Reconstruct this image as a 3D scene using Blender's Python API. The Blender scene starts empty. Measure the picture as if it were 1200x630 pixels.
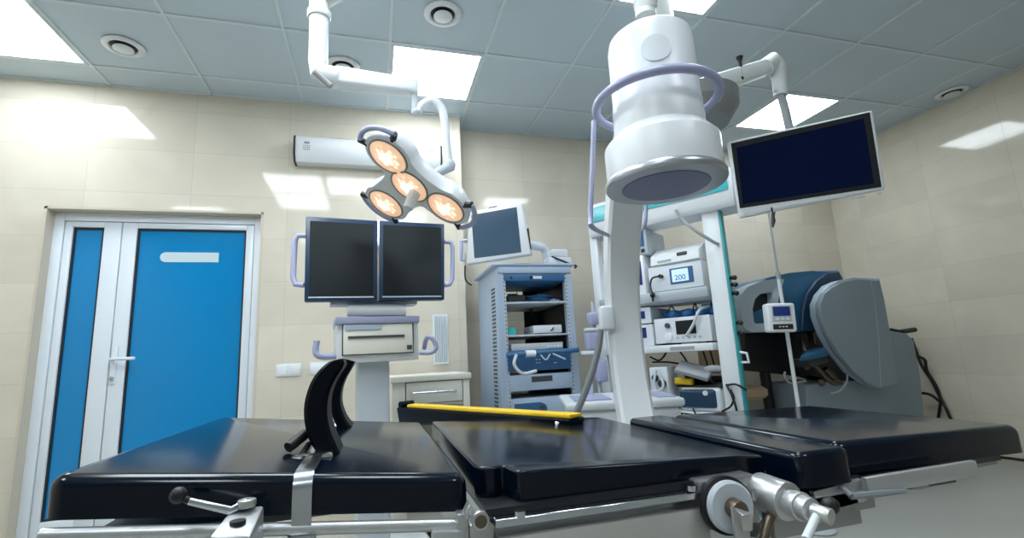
import bpy, bmesh, math, random
from mathutils import Vector, Matrix
random.seed(7)
C = bpy.context.scene
COL = C.collection
V = Vector
R = math.radians
# ------------------------------------------------------------------ camera
F, YAW, PITCH, ROLL, HC = 566.49, .2828, .1809, -.0524, 1.0
_f = V((math.sin(YAW)*math.cos(PITCH), math.cos(YAW)*math.cos(PITCH), math.sin(PITCH)))
_r0 = V((math.cos(YAW), -math.sin(YAW), 0)); _u0 = _r0.cross(_f)
_r = _r0*math.cos(ROLL) + _u0*math.sin(ROLL)
_u = _u0*math.cos(ROLL) - _r0*math.sin(ROLL)
EYE = V((0, 0, HC))
cd = bpy.data.cameras.new('camera'); cam = bpy.data.objects.new('camera', cd); COL.objects.link(cam)
cd.sensor_width = 36; cd.lens = F/1200*36; cd.clip_start = .02
M4 = Matrix((_r, _u, -_f)).transposed().to_4x4(); M4.translation = EYE
cam.matrix_world = M4
C.camera = cam

def ray(u, v):
    return _r*((u-600)/F) + _u*((315-v)/F) + _f

def at(u, v, x=None, y=None, z=None):
    d = ray(u, v)
    t = (y/d.y) if y is not None else (x/d.x) if x is not None else ((z-HC)/d.z)
    return EYE + d*t

def depth_at(P):
    return (P-EYE).dot(_f)

# ------------------------------------------------------------------ materials
MAT = {}
def mat(name, col, rough=.4, metal=0., spec=.5, coat=0., noise=0., nscale=8., bump=0., bscale=200., rvar=0., emit=None, estr=0.):
    m = bpy.data.materials.new(name); m.use_nodes = True
    nt = m.node_tree; b = nt.nodes['Principled BSDF']
    b.inputs['Base Color'].default_value = (*col, 1)
    b.inputs['Roughness'].default_value = rough
    b.inputs['Metallic'].default_value = metal
    b.inputs['Specular IOR Level'].default_value = spec
    b.inputs['Coat Weight'].default_value = coat
    b.inputs['Coat Roughness'].default_value = .08
    tc = nt.nodes.new('ShaderNodeTexCoord')
    n = nt.nodes.new('ShaderNodeTexNoise'); n.inputs['Scale'].default_value = nscale; n.inputs['Detail'].default_value = 4
    nt.links.new(tc.outputs['Object'], n.inputs['Vector'])
    mx = nt.nodes.new('ShaderNodeMix'); mx.data_type = 'RGBA'
    k = max(noise, .015)
    mx.inputs[6].default_value = (*[c*(1-k) for c in col], 1); mx.inputs[7].default_value = (*[min(1, c*(1+k)) for c in col], 1)
    nt.links.new(n.outputs['Fac'], mx.inputs[0]); nt.links.new(mx.outputs[2], b.inputs['Base Color'])
    if rvar:
        mr = nt.nodes.new('ShaderNodeMapRange'); mr.inputs[3].default_value = max(.02, rough-rvar); mr.inputs[4].default_value = rough+rvar
        nt.links.new(n.outputs['Fac'], mr.inputs[0]); nt.links.new(mr.outputs[0], b.inputs['Roughness'])
    if bump:
        n2 = nt.nodes.new('ShaderNodeTexNoise'); n2.inputs['Scale'].default_value = bscale; n2.inputs['Detail'].default_value = 3
        nt.links.new(tc.outputs['Object'], n2.inputs['Vector'])
        bp = nt.nodes.new('ShaderNodeBump'); bp.inputs['Strength'].default_value = bump; bp.inputs['Distance'].default_value = .002
        nt.links.new(n2.outputs['Fac'], bp.inputs['Height']); nt.links.new(bp.outputs['Normal'], b.inputs['Normal'])
    if emit:
        b.inputs['Emission Color'].default_value = (*emit, 1); b.inputs['Emission Strength'].default_value = estr
    MAT[name] = m
    return m

def tile_mat(name, col, along, off, z0=.095, rough=.07):
    """polished stone tile 0.6 x 0.3 m, laid in a stack; along = 0 (x) or 1 (y)"""
    m = mat(name, col, rough, 0, .42)
    nt = m.node_tree; b = nt.nodes['Principled BSDF']
    for l in list(b.inputs['Base Color'].links): nt.links.remove(l)
    tc = nt.nodes.new('ShaderNodeTexCoord'); sp = nt.nodes.new('ShaderNodeSeparateXYZ')
    nt.links.new(tc.outputs['Object'], sp.inputs[0])
    ax = nt.nodes.new('ShaderNodeMath'); ax.operation = 'SUBTRACT'; ax.inputs[1].default_value = off
    az = nt.nodes.new('ShaderNodeMath'); az.operation = 'SUBTRACT'; az.inputs[1].default_value = z0
    nt.links.new(sp.outputs[along], ax.inputs[0]); nt.links.new(sp.outputs[2], az.inputs[0])
    cb = nt.nodes.new('ShaderNodeCombineXYZ'); nt.links.new(ax.outputs[0], cb.inputs[0]); nt.links.new(az.outputs[0], cb.inputs[1])
    br = nt.nodes.new('ShaderNodeTexBrick'); br.offset = 0; br.squash = 1
    br.inputs['Scale'].default_value = 1; br.inputs['Brick Width'].default_value = .6; br.inputs['Row Height'].default_value = .3
    br.inputs['Mortar Size'].default_value = .0016; br.inputs['Mortar Smooth'].default_value = .2; br.inputs['Bias'].default_value = 0
    br.inputs['Color1'].default_value = (*[c*1.03 for c in col], 1); br.inputs['Color2'].default_value = (*[c*.95 for c in col], 1)
    br.inputs['Mortar'].default_value = (*[c*.82 for c in col], 1)
    nt.links.new(cb.outputs[0], br.inputs['Vector'])
    n = nt.nodes.new('ShaderNodeTexNoise'); n.inputs['Scale'].default_value = 1.6; n.inputs['Detail'].default_value = 7; n.inputs['Distortion'].default_value = 1.4
    nt.links.new(tc.outputs['Object'], n.inputs['Vector'])
    rp = nt.nodes.new('ShaderNodeMapRange'); rp.inputs[1].default_value = .3; rp.inputs[2].default_value = .7; rp.inputs[3].default_value = .93; rp.inputs[4].default_value = 1.05
    nt.links.new(n.outputs['Fac'], rp.inputs[0])
    mx = nt.nodes.new('ShaderNodeMix'); mx.data_type = 'RGBA'; mx.blend_type = 'MULTIPLY'; mx.inputs[0].default_value = 1
    nt.links.new(br.outputs['Color'], mx.inputs[6]); nt.links.new(rp.outputs[0], mx.inputs[7])
    nt.links.new(mx.outputs[2], b.inputs['Base Color'])
    bp = nt.nodes.new('ShaderNodeBump'); bp.inputs['Strength'].default_value = .35; bp.inputs['Distance'].default_value = .002; bp.invert = True
    nt.links.new(br.outputs['Fac'], bp.inputs['Height']); nt.links.new(bp.outputs['Normal'], b.inputs['Normal'])
    return m

PANEL = 15.0
mat('white_paint', (.80, .83, .86), .28, spec=.5)
mat('white_plastic', (.74, .78, .82), .33)
mat('cream_laminate', (.80, .78, .70), .35)
mat('pvc', (.78, .83, .90), .25)
mat('light_grey', (.52, .57, .62), .4)
mat('rack_grey', (.42, .52, .66), .42)
mat('mid_grey', (.25, .28, .31), .45)
mat('console_grey', (.25, .305, .345), .5, bump=.1)
mat('console_light', (.42, .50, .57), .45)
mat('dark_grey', (.06, .065, .075), .5)
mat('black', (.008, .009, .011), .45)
mat('cable_black', (.006, .006, .007), .55)
mat('leather', (.0012, .0045, .0125), .15, spec=.36, rvar=.03, nscale=5)
mat('rubber_pad', (.0025, .0045, .008), .42, spec=.12, bump=.1, bscale=300)
mat('screen', (.005, .010, .013), .42, spec=.3)
mat('navy_screen', (.001, .003, .016), .25, spec=.12, emit=(.002, .025, .16), estr=.07, noise=.5, nscale=3)
mat('crt_glass', (.05, .10, .16), .16, spec=.6)
mat('monitor_navy', (.010, .040, .095), .32)
mat('lavender', (.40, .42, .62), .32)
mat('purple_face', (.16, .165, .31), .35)
mat('satin', (.48, .50, .54), .3, .75)
mat('silver', (.62, .65, .70), .2, 1.)
mat('steel', (.56, .565, .56), .33, .8, noise=.03, nscale=6)
mat('side_metal', (.60, .59, .57), .30, .45, noise=.03, nscale=5)
mat('brushed', (.60, .61, .62), .38, .75, noise=.03, nscale=6)
mat('bronze', (.16, .125, .09), .38, .7)
mat('blue_glass', (.004, .24, .56), .07, spec=.5, noise=.04, nscale=1.2)
mat('frosted_strip', (.60, .74, .80), .3)
mat('gasket', (.01, .012, .016), .5)
mat('reveal', (.62, .55, .44), .4)
mat('teal', (.02, .36, .40), .3)
mat('teal_box', (.05, .55, .55), .4)
mat('blue_panel', (.035, .13, .28), .35)
mat('console_blue', (.02, .12, .24), .42)
mat('console_dark_blue', (.012, .045, .095), .4)
mat('blue_hose', (.06, .26, .62), .35)
mat('yellow', (.86, .56, .02), .42)
mat('tan', (.42, .29, .18), .6)
mat('ceiling_tile', (.58, .68, .745), .75, noise=.05, nscale=2., bump=.25, bscale=160)
mat('grid_bar', (.68, .75, .79), .5)
mat('floor_vinyl', (.46, .46, .42), .32, noise=.05, nscale=3)
mat('grey_hose', (.20, .22, .24), .5)
mat('clear_tube', (.62, .66, .68), .25)
mat('panel_light', (.9, .95, 1), .5, emit=(.85, .94, 1.0), estr=PANEL)
mat('lcd_blue', (.008, .02, .09), .2, emit=(.02, .06, .35), estr=.18)
mat('lcd_white', (.6, .75, .9), .3, emit=(.5, .75, 1), estr=.45)
mat('canopy_grey', (.27, .28, .28), .5)
mat('boom_white', (.72, .75, .74), .35)
mat('iv_grey', (.36, .38, .40), .4)
mat('wall_white', (.40, .39, .36), .6)
mat('grey_metal', (.34, .34, .335), .36, .75, noise=.04, nscale=8)
TW = (.72, .66, .55)
tile_mat('tile_x', TW, 0, -.59)
tile_mat('tile_x_recess', TW, 0, .65)
tile_mat('tile_y', TW, 1, 2.30, .075)

def lens_mat():
    m = bpy.data.materials.new('lamp_lens'); m.use_nodes = True; nt = m.node_tree
    b = nt.nodes['Principled BSDF']; b.inputs['Roughness'].default_value = .12; b.inputs['Base Color'].default_value = (.8, .7, .6, 1)
    tc = nt.nodes.new('ShaderNodeTexCoord'); ln = nt.nodes.new('ShaderNodeVectorMath'); ln.operation = 'LENGTH'
    nt.links.new(tc.outputs['Object'], ln.inputs[0])
    vo = nt.nodes.new('ShaderNodeTexVoronoi'); vo.inputs['Scale'].default_value = 48
    nt.links.new(tc.outputs['Object'], vo.inputs['Vector'])
    ad = nt.nodes.new('ShaderNodeMath'); ad.operation = 'MULTIPLY_ADD'; ad.inputs[1].default_value = .8
    nt.links.new(vo.outputs['Distance'], ad.inputs[0]); 
    dv = nt.nodes.new('ShaderNodeMath'); dv.operation = 'DIVIDE'; dv.inputs[1].default_value = .078
    nt.links.new(ln.outputs['Value'], dv.inputs[0]); nt.links.new(dv.outputs[0], ad.inputs[2])
    cr = nt.nodes.new('ShaderNodeValToRGB'); e = cr.color_ramp.elements
    e[0].position = .42; e[0].color = (1, .95, .86, 1); e[1].position = 1.0; e[1].color = (.70, .36, .19, 1)
    k = cr.color_ramp.elements.new(.78); k.color = (1, .74, .52, 1)
    nt.links.new(ad.outputs[0], cr.inputs[0]); nt.links.new(cr.outputs[0], b.inputs['Emission Color'])
    st = nt.nodes.new('ShaderNodeMapRange'); st.inputs[1].default_value = .35; st.inputs[2].default_value = 1.1; st.inputs[3].default_value = 1.9; st.inputs[4].default_value = .8
    nt.links.new(ad.outputs[0], st.inputs[0]); nt.links.new(st.outputs[0], b.inputs['Emission Strength'])
    MAT['lamp_lens'] = m
lens_mat()

# ------------------------------------------------------------------ mesh helpers
def frame_z(z, x=None):
    z = V(z).normalized()
    a = V(x) if x is not None else (V((0, 0, 1)) if abs(z.z) < .95 else V((1, 0, 0)))
    X = (a - z*a.dot(z)).normalized() if x is not None else a.cross(z).normalized()
    Y = z.cross(X)
    return Matrix((X, Y, z)).transposed()

class MB:
    def __init__(s): s.bm = bmesh.new()
    def _bev(s, verts, bev, seg, edges=None):
        if bev <= 0: return
        vs = set(verts)
        ed = edges if edges is not None else [e for e in s.bm.edges if e.verts[0] in vs and e.verts[1] in vs]
        bmesh.ops.bevel(s.bm, geom=ed, offset=bev, segments=seg, profile=.5, affect='EDGES', clamp_overlap=True)
    def box(s, c, size, bev=0., seg=2, rot=None):
        M = Matrix.Translation(V(c)) @ (rot.to_4x4() if rot is not None else Matrix.Identity(4)) @ Matrix.Diagonal((*size, 1))
        r = bmesh.ops.create_cube(s.bm, size=1, matrix=M)
        s._bev(r['verts'], bev, seg)
        return s
    def bb(s, lo, hi, bev=0., seg=2):
        lo, hi = V(lo), V(hi)
        return s.box((lo+hi)/2, [abs(a) for a in (hi-lo)], bev, seg)
    def hexa(s, pts, bev=0., seg=2):
        """pts: 4 of the front face in order, 4 of the back face"""
        v = [s.bm.verts.new(p) for p in pts]
        for f in ((0, 1, 2, 3), (7, 6, 5, 4), (0, 4, 5, 1), (1, 5, 6, 2), (2, 6, 7, 3), (3, 7, 4, 0)):
            s.bm.faces.new([v[i] for i in f])
        s._bev(v, bev, seg)
        return s
    def prism(s, pts, vec, bev=0., seg=2, scale=1.):
        pts = [V(p) for p in pts]; vec = V(vec); n = len(pts)
        c = sum(pts, V((0, 0, 0)))/n
        a = [s.bm.verts.new(p) for p in pts]; b = [s.bm.verts.new(c+(p-c)*scale+vec) for p in pts]
        s.bm.faces.new(a); s.bm.faces.new(b[::-1])
        for i in range(n): s.bm.faces.new([a[i], b[i], b[(i+1) % n], a[(i+1) % n]])
        if bev:
            vs = set(a+b)
            ed = [e for e in s.bm.edges if e.verts[0] in vs and e.verts[1] in vs and not ((e.verts[0] in a) != (e.verts[1] in a))]
            s._bev(a+b, bev, seg, ed)
        return s
    def cyl(s, p0, p1, r0, r1=None, seg=24, bev=0.):
        p0, p1 = V(p0), V(p1); r1 = r0 if r1 is None else r1
        Q = frame_z(p1-p0); L = (p1-p0).length
        pr = [(0, 0), (r0, 0), (r1, L), (0, L)]
        if bev:
            pr = [(0, 0), (r0-bev, 0), (r0-.3*bev, .3*bev), (r0, bev), (r1, L-bev), (r1-.3*bev, L-.3*bev), (r1-bev, L), (0, L)]
        return s.lathe(pr, p0, Q, seg)
    def lathe(s, prof, c=(0, 0, 0), Q=None, seg=32):
        Q = Q or Matrix.Identity(3); c = V(c); rings = []
        for r, z in prof:
            if r <= 1e-6: rings.append([s.bm.verts.new(c+Q @ V((0, 0, z)))])
            else: rings.append([s.bm.verts.new(c+Q @ V((r*math.cos(2*math.pi*i/seg), r*math.sin(2*math.pi*i/seg), z))) for i in range(seg)])
        for a, b in zip(rings, rings[1:]):
            for i in range(seg):
                j = (i+1) % seg
                if len(a) == 1 and len(b) == 1: continue
                if len(a) == 1: s.bm.faces.new([a[0], b[j], b[i]])
                elif len(b) == 1: s.bm.faces.new([a[i], a[j], b[0]])
                else: s.bm.faces.new([a[i], a[j], b[j], b[i]])
        return s
    def tube(s, pts, r, seg=10, smooth=0, closed=False):
        pts = [V(p) for p in pts]
        if smooth: pts = spline(pts, smooth, closed)
        n = len(pts); rings = []; prev = None
        for i, p in enumerate(pts):
            if closed: t = pts[(i+1) % n]-pts[i-1]
            else: t = pts[min(i+1, n-1)]-pts[max(i-1, 0)]
            t.normalize()
            if prev is None: x = frame_z(t).col[0].copy()
            else:
                x = prev-t*prev.dot(t)
                x.normalize()
            prev = x; y = t.cross(x)
            rr = r[i] if isinstance(r, (list, tuple)) and len(r) == n else (r if not isinstance(r, (list, tuple)) else r[0]+(r[-1]-r[0])*i/(n-1))
            rings.append([s.bm.verts.new(p+x*(rr*math.cos(2*math.pi*k/seg))+y*(rr*math.sin(2*math.pi*k/seg))) for k in range(seg)])
        m = n if closed else n-1
        for i in range(m):
            a, b = rings[i], rings[(i+1) % n]
            off = 0
            if closed and i == n-1:
                off = min(range(seg), key=lambda o: (a[0].co-b[o].co).length)
            for k in range(seg):
                s.bm.faces.new([a[k], a[(k+1) % seg], b[(k+1+off) % seg], b[(k+off) % seg]])
        if not closed:
            s.bm.faces.new(rings[0][::-1]); s.bm.faces.new(rings[-1])
        return s
    def sweep(s, pts, frames, prof):
        """profile (list of 2D) swept along pts with given (x,y) axes; caps closed"""
        rings = [[s.bm.verts.new(p+X*a+Y*b) for a, b in prof] for p, (X, Y) in zip(pts, frames)]
        k = len(prof)
        for a, b in zip(rings, rings[1:]):
            for i in range(k): s.bm.faces.new([a[i], a[(i+1) % k], b[(i+1) % k], b[i]])
        s.bm.faces.new(rings[0][::-1]); s.bm.faces.new(rings[-1])
        return s
    def sphere(s, c, r, sc=(1, 1, 1), seg=20):
        M = Matrix.Translation(V(c)) @ Matrix.Diagonal((*[r*k for k in sc], 1))
        bmesh.ops.create_uvsphere(s.bm, u_segments=seg, v_segments=seg//2, radius=1, matrix=M)
        return s
    def build(s, name, material, parent=None, world=False, angle=40, local=None):
        bm = s.bm
        if world and parent is not None:
            bm.transform(ROOTM[root_of(parent).name].inverted())
        if local is not None: bm.transform(local.inverted())
        bmesh.ops.recalc_face_normals(bm, faces=bm.faces[:])
        me = bpy.data.meshes.new(name); bm.to_mesh(me); bm.free()
        me.materials.append(MAT[material] if isinstance(material, str) else material)
        for p in me.polygons: p.use_smooth = True
        try: me.set_sharp_from_angle(angle=R(angle))
        except Exception: pass
        o = bpy.data.objects.new(name, me); COL.objects.link(o)
        if local is not None: o.matrix_local = local
        if parent is not None: o.parent = parent
        return o

def spline(pts, n, closed=False):
    out = []; N = len(pts)
    rng = range(N if closed else N-1)
    for i in rng:
        if closed: p0, p1, p2, p3 = pts[i-1], pts[i], pts[(i+1) % N], pts[(i+2) % N]
        else:
            p1, p2 = pts[i], pts[i+1]
            p0 = pts[i-1] if i > 0 else p1*2-p2
            p3 = pts[i+2] if i+2 < N else p2*2-p1
        for k in range(n):
            t = k/n
            out.append(.5*((2*p1)+(p2-p0)*t+(2*p0-5*p1+4*p2-p3)*t*t+(3*p1-p0-3*p2+p3)*t**3))
    if not closed: out.append(pts[-1].copy())
    return out

ROOTM = {}
def root_of(o):
    while o.parent is not None: o = o.parent
    return o

def thing(name, label, cat, loc=(0, 0, 0), rot=None, group=None, kind=None):
    o = bpy.data.objects.new(name, None); COL.objects.link(o)
    M = Matrix.Translation(V(loc)) @ (rot.to_4x4() if rot is not None else Matrix.Identity(4))
    o.matrix_world = M; o.empty_display_size = .1
    ROOTM[o.name] = M
    o['label'] = label
    if cat: o['category'] = cat
    if group: o['group'] = group
    if kind: o['kind'] = kind
    return o

def tag(o, label, cat, group=None, kind=None):
    o['label'] = label
    if cat: o['category'] = cat
    if group: o['group'] = group
    if kind: o['kind'] = kind
    return o

def solo(mb, name, material, origin, label, cat, group=None):
    """a thing that is one mesh, its origin at a point of its own"""
    o = mb.build(name, material, None, local=Matrix.Translation(V(origin)))
    ROOTM[o.name] = Matrix.Translation(V(origin))
    return tag(o, label, cat, group)

def struct(mb, name, material, parent=None, label=None):
    o = mb.build(name, material, parent)
    if parent is None:
        o['kind'] = 'structure'; ROOTM[o.name] = Matrix.Identity(4)
        if label: o['label'] = label
    return o

def loc(root, u, v, y=0.):
    """pixel -> the thing's own coordinates, on its plane y = const"""
    M = ROOTM[root.name]; n = (M.to_3x3() @ V((0, 1, 0))); p = M @ V((0, y, 0))
    d = ray(u, v); t = (p-EYE).dot(n)/d.dot(n)
    return M.inverted() @ (EYE+d*t)

def Zr(a): return Matrix.Rotation(R(a), 3, 'Z')
def Xr(a): return Matrix.Rotation(R(a), 3, 'X')
def Yr(a): return Matrix.Rotation(R(a), 3, 'Y')

# ------------------------------------------------------------------ room
H = 2.936; WY = 3.58; RY = 3.80; RX = 4.66; LX = -2.9; BY = -2.4; SX = .665
DX0, DX1, DZ = -1.985, -.74, 2.085
struct(MB().bb((LX-.1, BY-.1, -.1), (RX+.1, RY+.2, 0)), 'floor', 'floor_vinyl', label='pale grey-beige vinyl floor')
struct(MB().bb((LX-.1, BY-.1, H+.004), (RX+.1, RY+.2, H+.1)), 'ceiling', 'ceiling_tile', label='grey-blue suspended tile ceiling')
w = MB()
w.bb((LX-.1, WY, 0), (DX0, WY+.2, H)); w.bb((DX0, WY, DZ), (DX1, WY+.2, H)); w.bb((DX1, WY, 0), (SX, WY+.22, H))
w.bb((DX0, WY+.17, 0), (DX1, WY+.2, DZ))
struct(w, 'wall_back', 'tile_x', label='cream polished tile wall with the door')
struct(MB().bb((SX, RY, 0), (RX+.1, RY+.1, H)), 'wall_back_recess', 'tile_x_recess', label='cream tile wall set back behind the equipment')
struct(MB().bb((RX, BY, 0), (RX+.1, RY, H)), 'wall_right', 'tile_y', label='cream tile wall on the right')
struct(MB().bb((LX-.1, BY, 0), (LX, WY, H)), 'wall_left', 'tile_y', label='cream tile wall left of the frame')
struct(MB().bb((LX-.1, BY-.1, 0), (RX+.1, BY, H)), 'wall_front', 'wall_white', label='plain wall behind the camera')
g = MB()
gx = [-1.705+.6*i for i in range(-1, 11)]; gy = [3.341-.6*j for j in range(0, 10)]
for x in gx: g.bb((x-.009, BY, H-.004), (x+.009, WY if x < SX else RY, H+.006), .002, 1)
for y in gy: g.bb((LX, y-.009, H-.005), (RX, y+.009, H+.006), .002, 1)
g.bb((LX, WY-.02, H-.004), (SX, WY, H+.006)); g.bb((SX, RY-.02, H-.004), (RX, RY, H+.006)); g.bb((RX-.02, BY, H-.004), (RX, RY, H+.006))
struct(g, 'trim_1', 'grid_bar', label='metal grid bars of the tile ceiling')
rv = MB()
rv.bb((DX0, WY-.002, 0), (DX0+.015, WY+.10, DZ)); rv.bb((DX1-.015, WY-.002, 0), (DX1, WY+.10, DZ)); rv.bb((DX0, WY-.002, DZ-.015), (DX1, WY+.10, DZ))
struct(rv, 'trim_2', 'reveal', label='beige edging around the door opening')

# ceiling lights: x, y of the low corner
lights = [(-2.305, 2.741, 'square ceiling light panel at the wall corner above the blue door'),
          (.095, 2.741, 'square ceiling light panel behind the surgical lamp arm'),
          (3.095, 2.741, 'square ceiling light panel behind the hanging flat monitor'),
          (1.295, 1.541, 'square ceiling light panel at the top edge above the white x-ray head'),
          (-1.105, 1.541, 'square ceiling light panel out of view over the table head'),
          (-.505, 1.541, 'square ceiling light panel out of view beside the lamp mount'),
          (-1.105, .941, 'square ceiling light panel out of view, second over the table head'),
          (-2.305, .341, 'square ceiling light panel out of view on the far left'),
          (.095, .341, 'square ceiling light panel out of view over the viewer'),
          (-1.105, -.859, 'square ceiling light panel added out of view behind left for fill'),  # this panel and the next are added, unseen, to fill from behind
          (1.295, -.859, 'square ceiling light panel added out of view behind for fill')]
for x, y, lb in lights:
    t = thing('ceiling_light', lb, 'ceiling light', (x+.3, y+.3, H), group='square light panels in the tile ceiling')
    f = MB()
    for a, b in (((-.289, -.289), (.289, -.272)), ((-.289, .272), (.289, .289)), ((-.289, -.272), (-.272, .272)), ((.272, -.272), (.289, .272))):
        f.bb((*a, -.004), (*b, .003))
    f.build('frame', 'grid_bar', t)
    MB().bb((-.272, -.272, -.001), (.272, .272, .003)).build('diffuser', 'panel_light', t)

for (u, v, lb) in [(145, 54, 'round ceiling vent beside the corner light panel'), (519, 16, 'round ceiling vent at top centre, nearest the camera'),
                   (402, 77, 'round ceiling vent half hidden behind the lamp arm joint'), (1115, 108, 'round ceiling vent next to the right tile wall')]:
    p = at(u, v, z=H)
    t = thing('ceiling_vent', lb, 'vent', (p.x, p.y, H), group='round white vents in the ceiling')
    MB().lathe([(.068, .0), (.105, .0), (.107, -.006), (.098, -.014), (.078, -.016), (.070, -.010), (.068, .0)], seg=40).build('rim', 'white_paint', t)
    MB().lathe([(0, -.0005), (.072, -.0005), (.072, .002), (0, .002)], seg=32).build('throat', 'black', t)
    MB().lathe([(0, -.003), (.018, -.003), (.020, -.014), (.050, -.016), (.053, -.022), (.045, -.027), (0, -.029)], seg=40).build('disc', 'white_paint', t)

# ------------------------------------------------------------------ door
FY = 3.655
d = bpy.data.objects.new('door_1', None); COL.objects.link(d); d['kind'] = 'structure'; d['label'] = 'blue glazed double door in a white frame'
ROOTM[d.name] = Matrix.Identity(4)
fx0, fx1, fz = DX0+.015, DX1-.015, DZ-.015
m = MB()
fr = .055
m.bb((fx0, FY, 0), (fx0+fr, FY+.07, fz), .004); m.bb((fx1-fr, FY, 0), (fx1, FY+.07, fz), .004); m.bb((fx0+fr, FY, fz-fr), (fx1-fr, FY+.07, fz), .004)
m.build('frame', 'pvc', d)
def leaf(x0, x1, gl, gr, gb, gt, name):
    y = FY+.006; z0, z1 = .012, fz-fr-.004
    m = MB()
    m.bb((x0, y, z0), (gl, y+.055, z1), .005); m.bb((gr, y, z0), (x1, y+.055, z1), .005)
    m.bb((gl, y+.001, gt), (gr, y+.055, z1), .003); m.bb((gl, y+.001, z0), (gr, y+.055, gb), .003)
    L = m.build(name, 'pvc', d)
    k = MB()
    for a, b in (((gl, gb), (gl+.012, gt)), ((gr-.012, gb), (gr, gt)), ((gl+.012, gt-.012), (gr-.012, gt)), ((gl+.012, gb), (gr-.012, gb+.012))):
        k.bb((a[0], y+.012, a[1]), (b[0], y+.035, b[1]))
    k.build('gasket', 'gasket', L)
    MB().bb((gl+.01, y+.022, gb+.01), (gr-.01, y+.03, gt-.01)).build('pane', 'blue_glass', L)
    return L
xs = -1.600
leaf(fx0+fr+.004, xs-.003, -1.868, -1.700, .20, 1.975, 'narrow_leaf')
big = leaf(xs+.003, fx1-fr-.004, -1.515, -.862, .20, 1.975, 'wide_leaf')
s = MB(); y = FY+.0275; zc = 1.782
p = [(-1.358, zc-.034), (-1.02, zc-.034), (-1.02, zc+.034), (-1.358, zc+.034)]
pts = [(-1.345+.034*math.cos(a), zc+.034*math.sin(a)) for a in [R(90+180*i/10) for i in range(11)]]
pts = pts+[(-1.03, zc-.034), (-1.03, zc+.034)]
s.prism([(a, y, b) for a, b in pts], (0, -.003, 0)); s.build('sign_strip', 'frosted_strip', big)
h = MB(); h.bb((-1.588, FY-.008, .965), (-1.556, FY+.008, 1.20), .008, 3); h.build('handle_plate', 'pvc', big)
h = MB(); h.tube([(-1.572, FY, 1.118), (-1.572, FY-.045, 1.118), (-1.555, FY-.055, 1.118), (-1.44, FY-.055, 1.118)], .0105, 10); h.build('lever_handle', 'pvc', big)
MB().cyl((-1.572, FY, 1.0), (-1.572, FY-.022, 1.0), .012, seg=16).box((-1.572, FY-.028, 1.0), (.022, .012, .006)).build('lock_cylinder', 'steel', big)

# ------------------------------------------------------------------ wall fittings
t = thing('mounted_air_purifier', 'long white box air purifier mounted on tile wall behind surgical lamp', 'air purifier', (0, WY, 2.44))
a0, a1 = -.545, .50
def acp(x): return [(x, 0, .185), (x, -.10, .185), (x, -.12, .165), (x, -.12, .05), (x, -.085, .0), (x, 0, 0)]
MB().prism(acp(a0+.012), (a1-a0-.024, 0, 0), .004).build('housing', 'white_paint', t)
for x in (a0, a1-.012): MB().prism([(x, b*1.02-.002 if b else 0, c*1.02-.002) for x, b, c in acp(x)], (.012, 0, 0)).build('end_cap', 'black', t)
k = MB(); k.bb((-.475, -.123, .122), (-.44, -.119, .137))
for i in range(4):
    for j in range(3): k.bb((-.48+.012*i, -.122, .075+.014*j), (-.473+.012*i, -.119, .083+.014*j))
k.build('control_panel', 'mid_grey', t)
MB().bb((-.30, -.09, .185), (-.17, -.05, .192)).bb((.33, -.1215, .13), (.44, -.119, .134)).build('slot', 'dark_grey', t)

def switch(u0, u1, n, lb):
    p0 = at(u0, 433, y=WY); p1 = at(u1, 433, y=WY); cx = (p0.x+p1.x)/2; zc = .995
    t = thing('light_switch', lb, 'light switch', (cx, WY, zc))
    wd = (p1.x-p0.x)/2
    MB().bb((-wd, -.009, -.041), (wd, 0, .041), .004).build('plate', 'white_plastic', t)
    for i in range(n):
        c = -wd+(2*i+1)*wd/n
        MB().bb((c-wd/n+.012, -.0125, -.029), (c+wd/n-.012, -.008, .029), .003).build('rocker', 'white_paint', t)
switch(323, 353, 2, 'double white wall switch beside the door, left of the other')
switch(363, 384, 1, 'single white wall switch half behind the black curved support')
t = thing('wall_vent', 'white slatted vent grille on wall right of the printer', 'vent', ((.415+.52)/2, WY, 1.16))
fr = MB()
fr.bb((-.055, -.012, -.18), (.055, 0, .18)).build('frame', 'white_paint', t)
s = MB()
for i in range(6): s.bb((-.042+.0155*i, -.02, -.165), (-.034+.0155*i, -.011, .165), .002, 1)
s.build('slat', 'light_grey', t)

# ------------------------------------------------------------------ operating table
t = thing('operating_table', 'black padded operating table on a steel frame across the foreground', 'operating table', (.45, 1.06, 0))
def pad(outline, zf, thick, bev, name='pad', lab=None, seg=5):
    bm = MB()
    bm.prism([(x, y, 0) for x, y in outline], (0, 0, -thick))
    ed = [e for e in bm.bm.edges if abs(e.verts[0].co.z-e.verts[1].co.z) > thick*.5]
    bmesh.ops.bevel(bm.bm, geom=ed, offset=.022, segments=4, profile=.5, affect='EDGES', clamp_overlap=True)
    ed = [e for e in bm.bm.edges if e.verts[0].co.z > -1e-5 and e.verts[1].co.z > -1e-5]
    bmesh.ops.bevel(bm.bm, geom=ed, offset=bev, segments=seg, profile=.5, affect='EDGES', clamp_overlap=True)
    for v in bm.bm.verts: v.co.z += zf(v.co.x, v.co.y)
    o = bm.build(name, 'leather', t, world=True, angle=60)
    if lab: o['label'] = lab
    return o
def lerp(x, x0, x1, a, b): return a+(b-a)*(x-x0)/(x1-x0)
rect = lambda x0, x1, y0, y1: [(x0, y0), (x1, y0), (x1, y1), (x0, y1)]
pad(rect(-.378, .132, .738, 1.425), lambda x, y: lerp(x, -.355, .11, .889, .8385), .050, .018, 'back_pad')
def midz(x, y):
    z = lerp(x, .19, .64, .834, .813)
    if x > .58: z -= .9*(x-.58)**2
    return z
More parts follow.
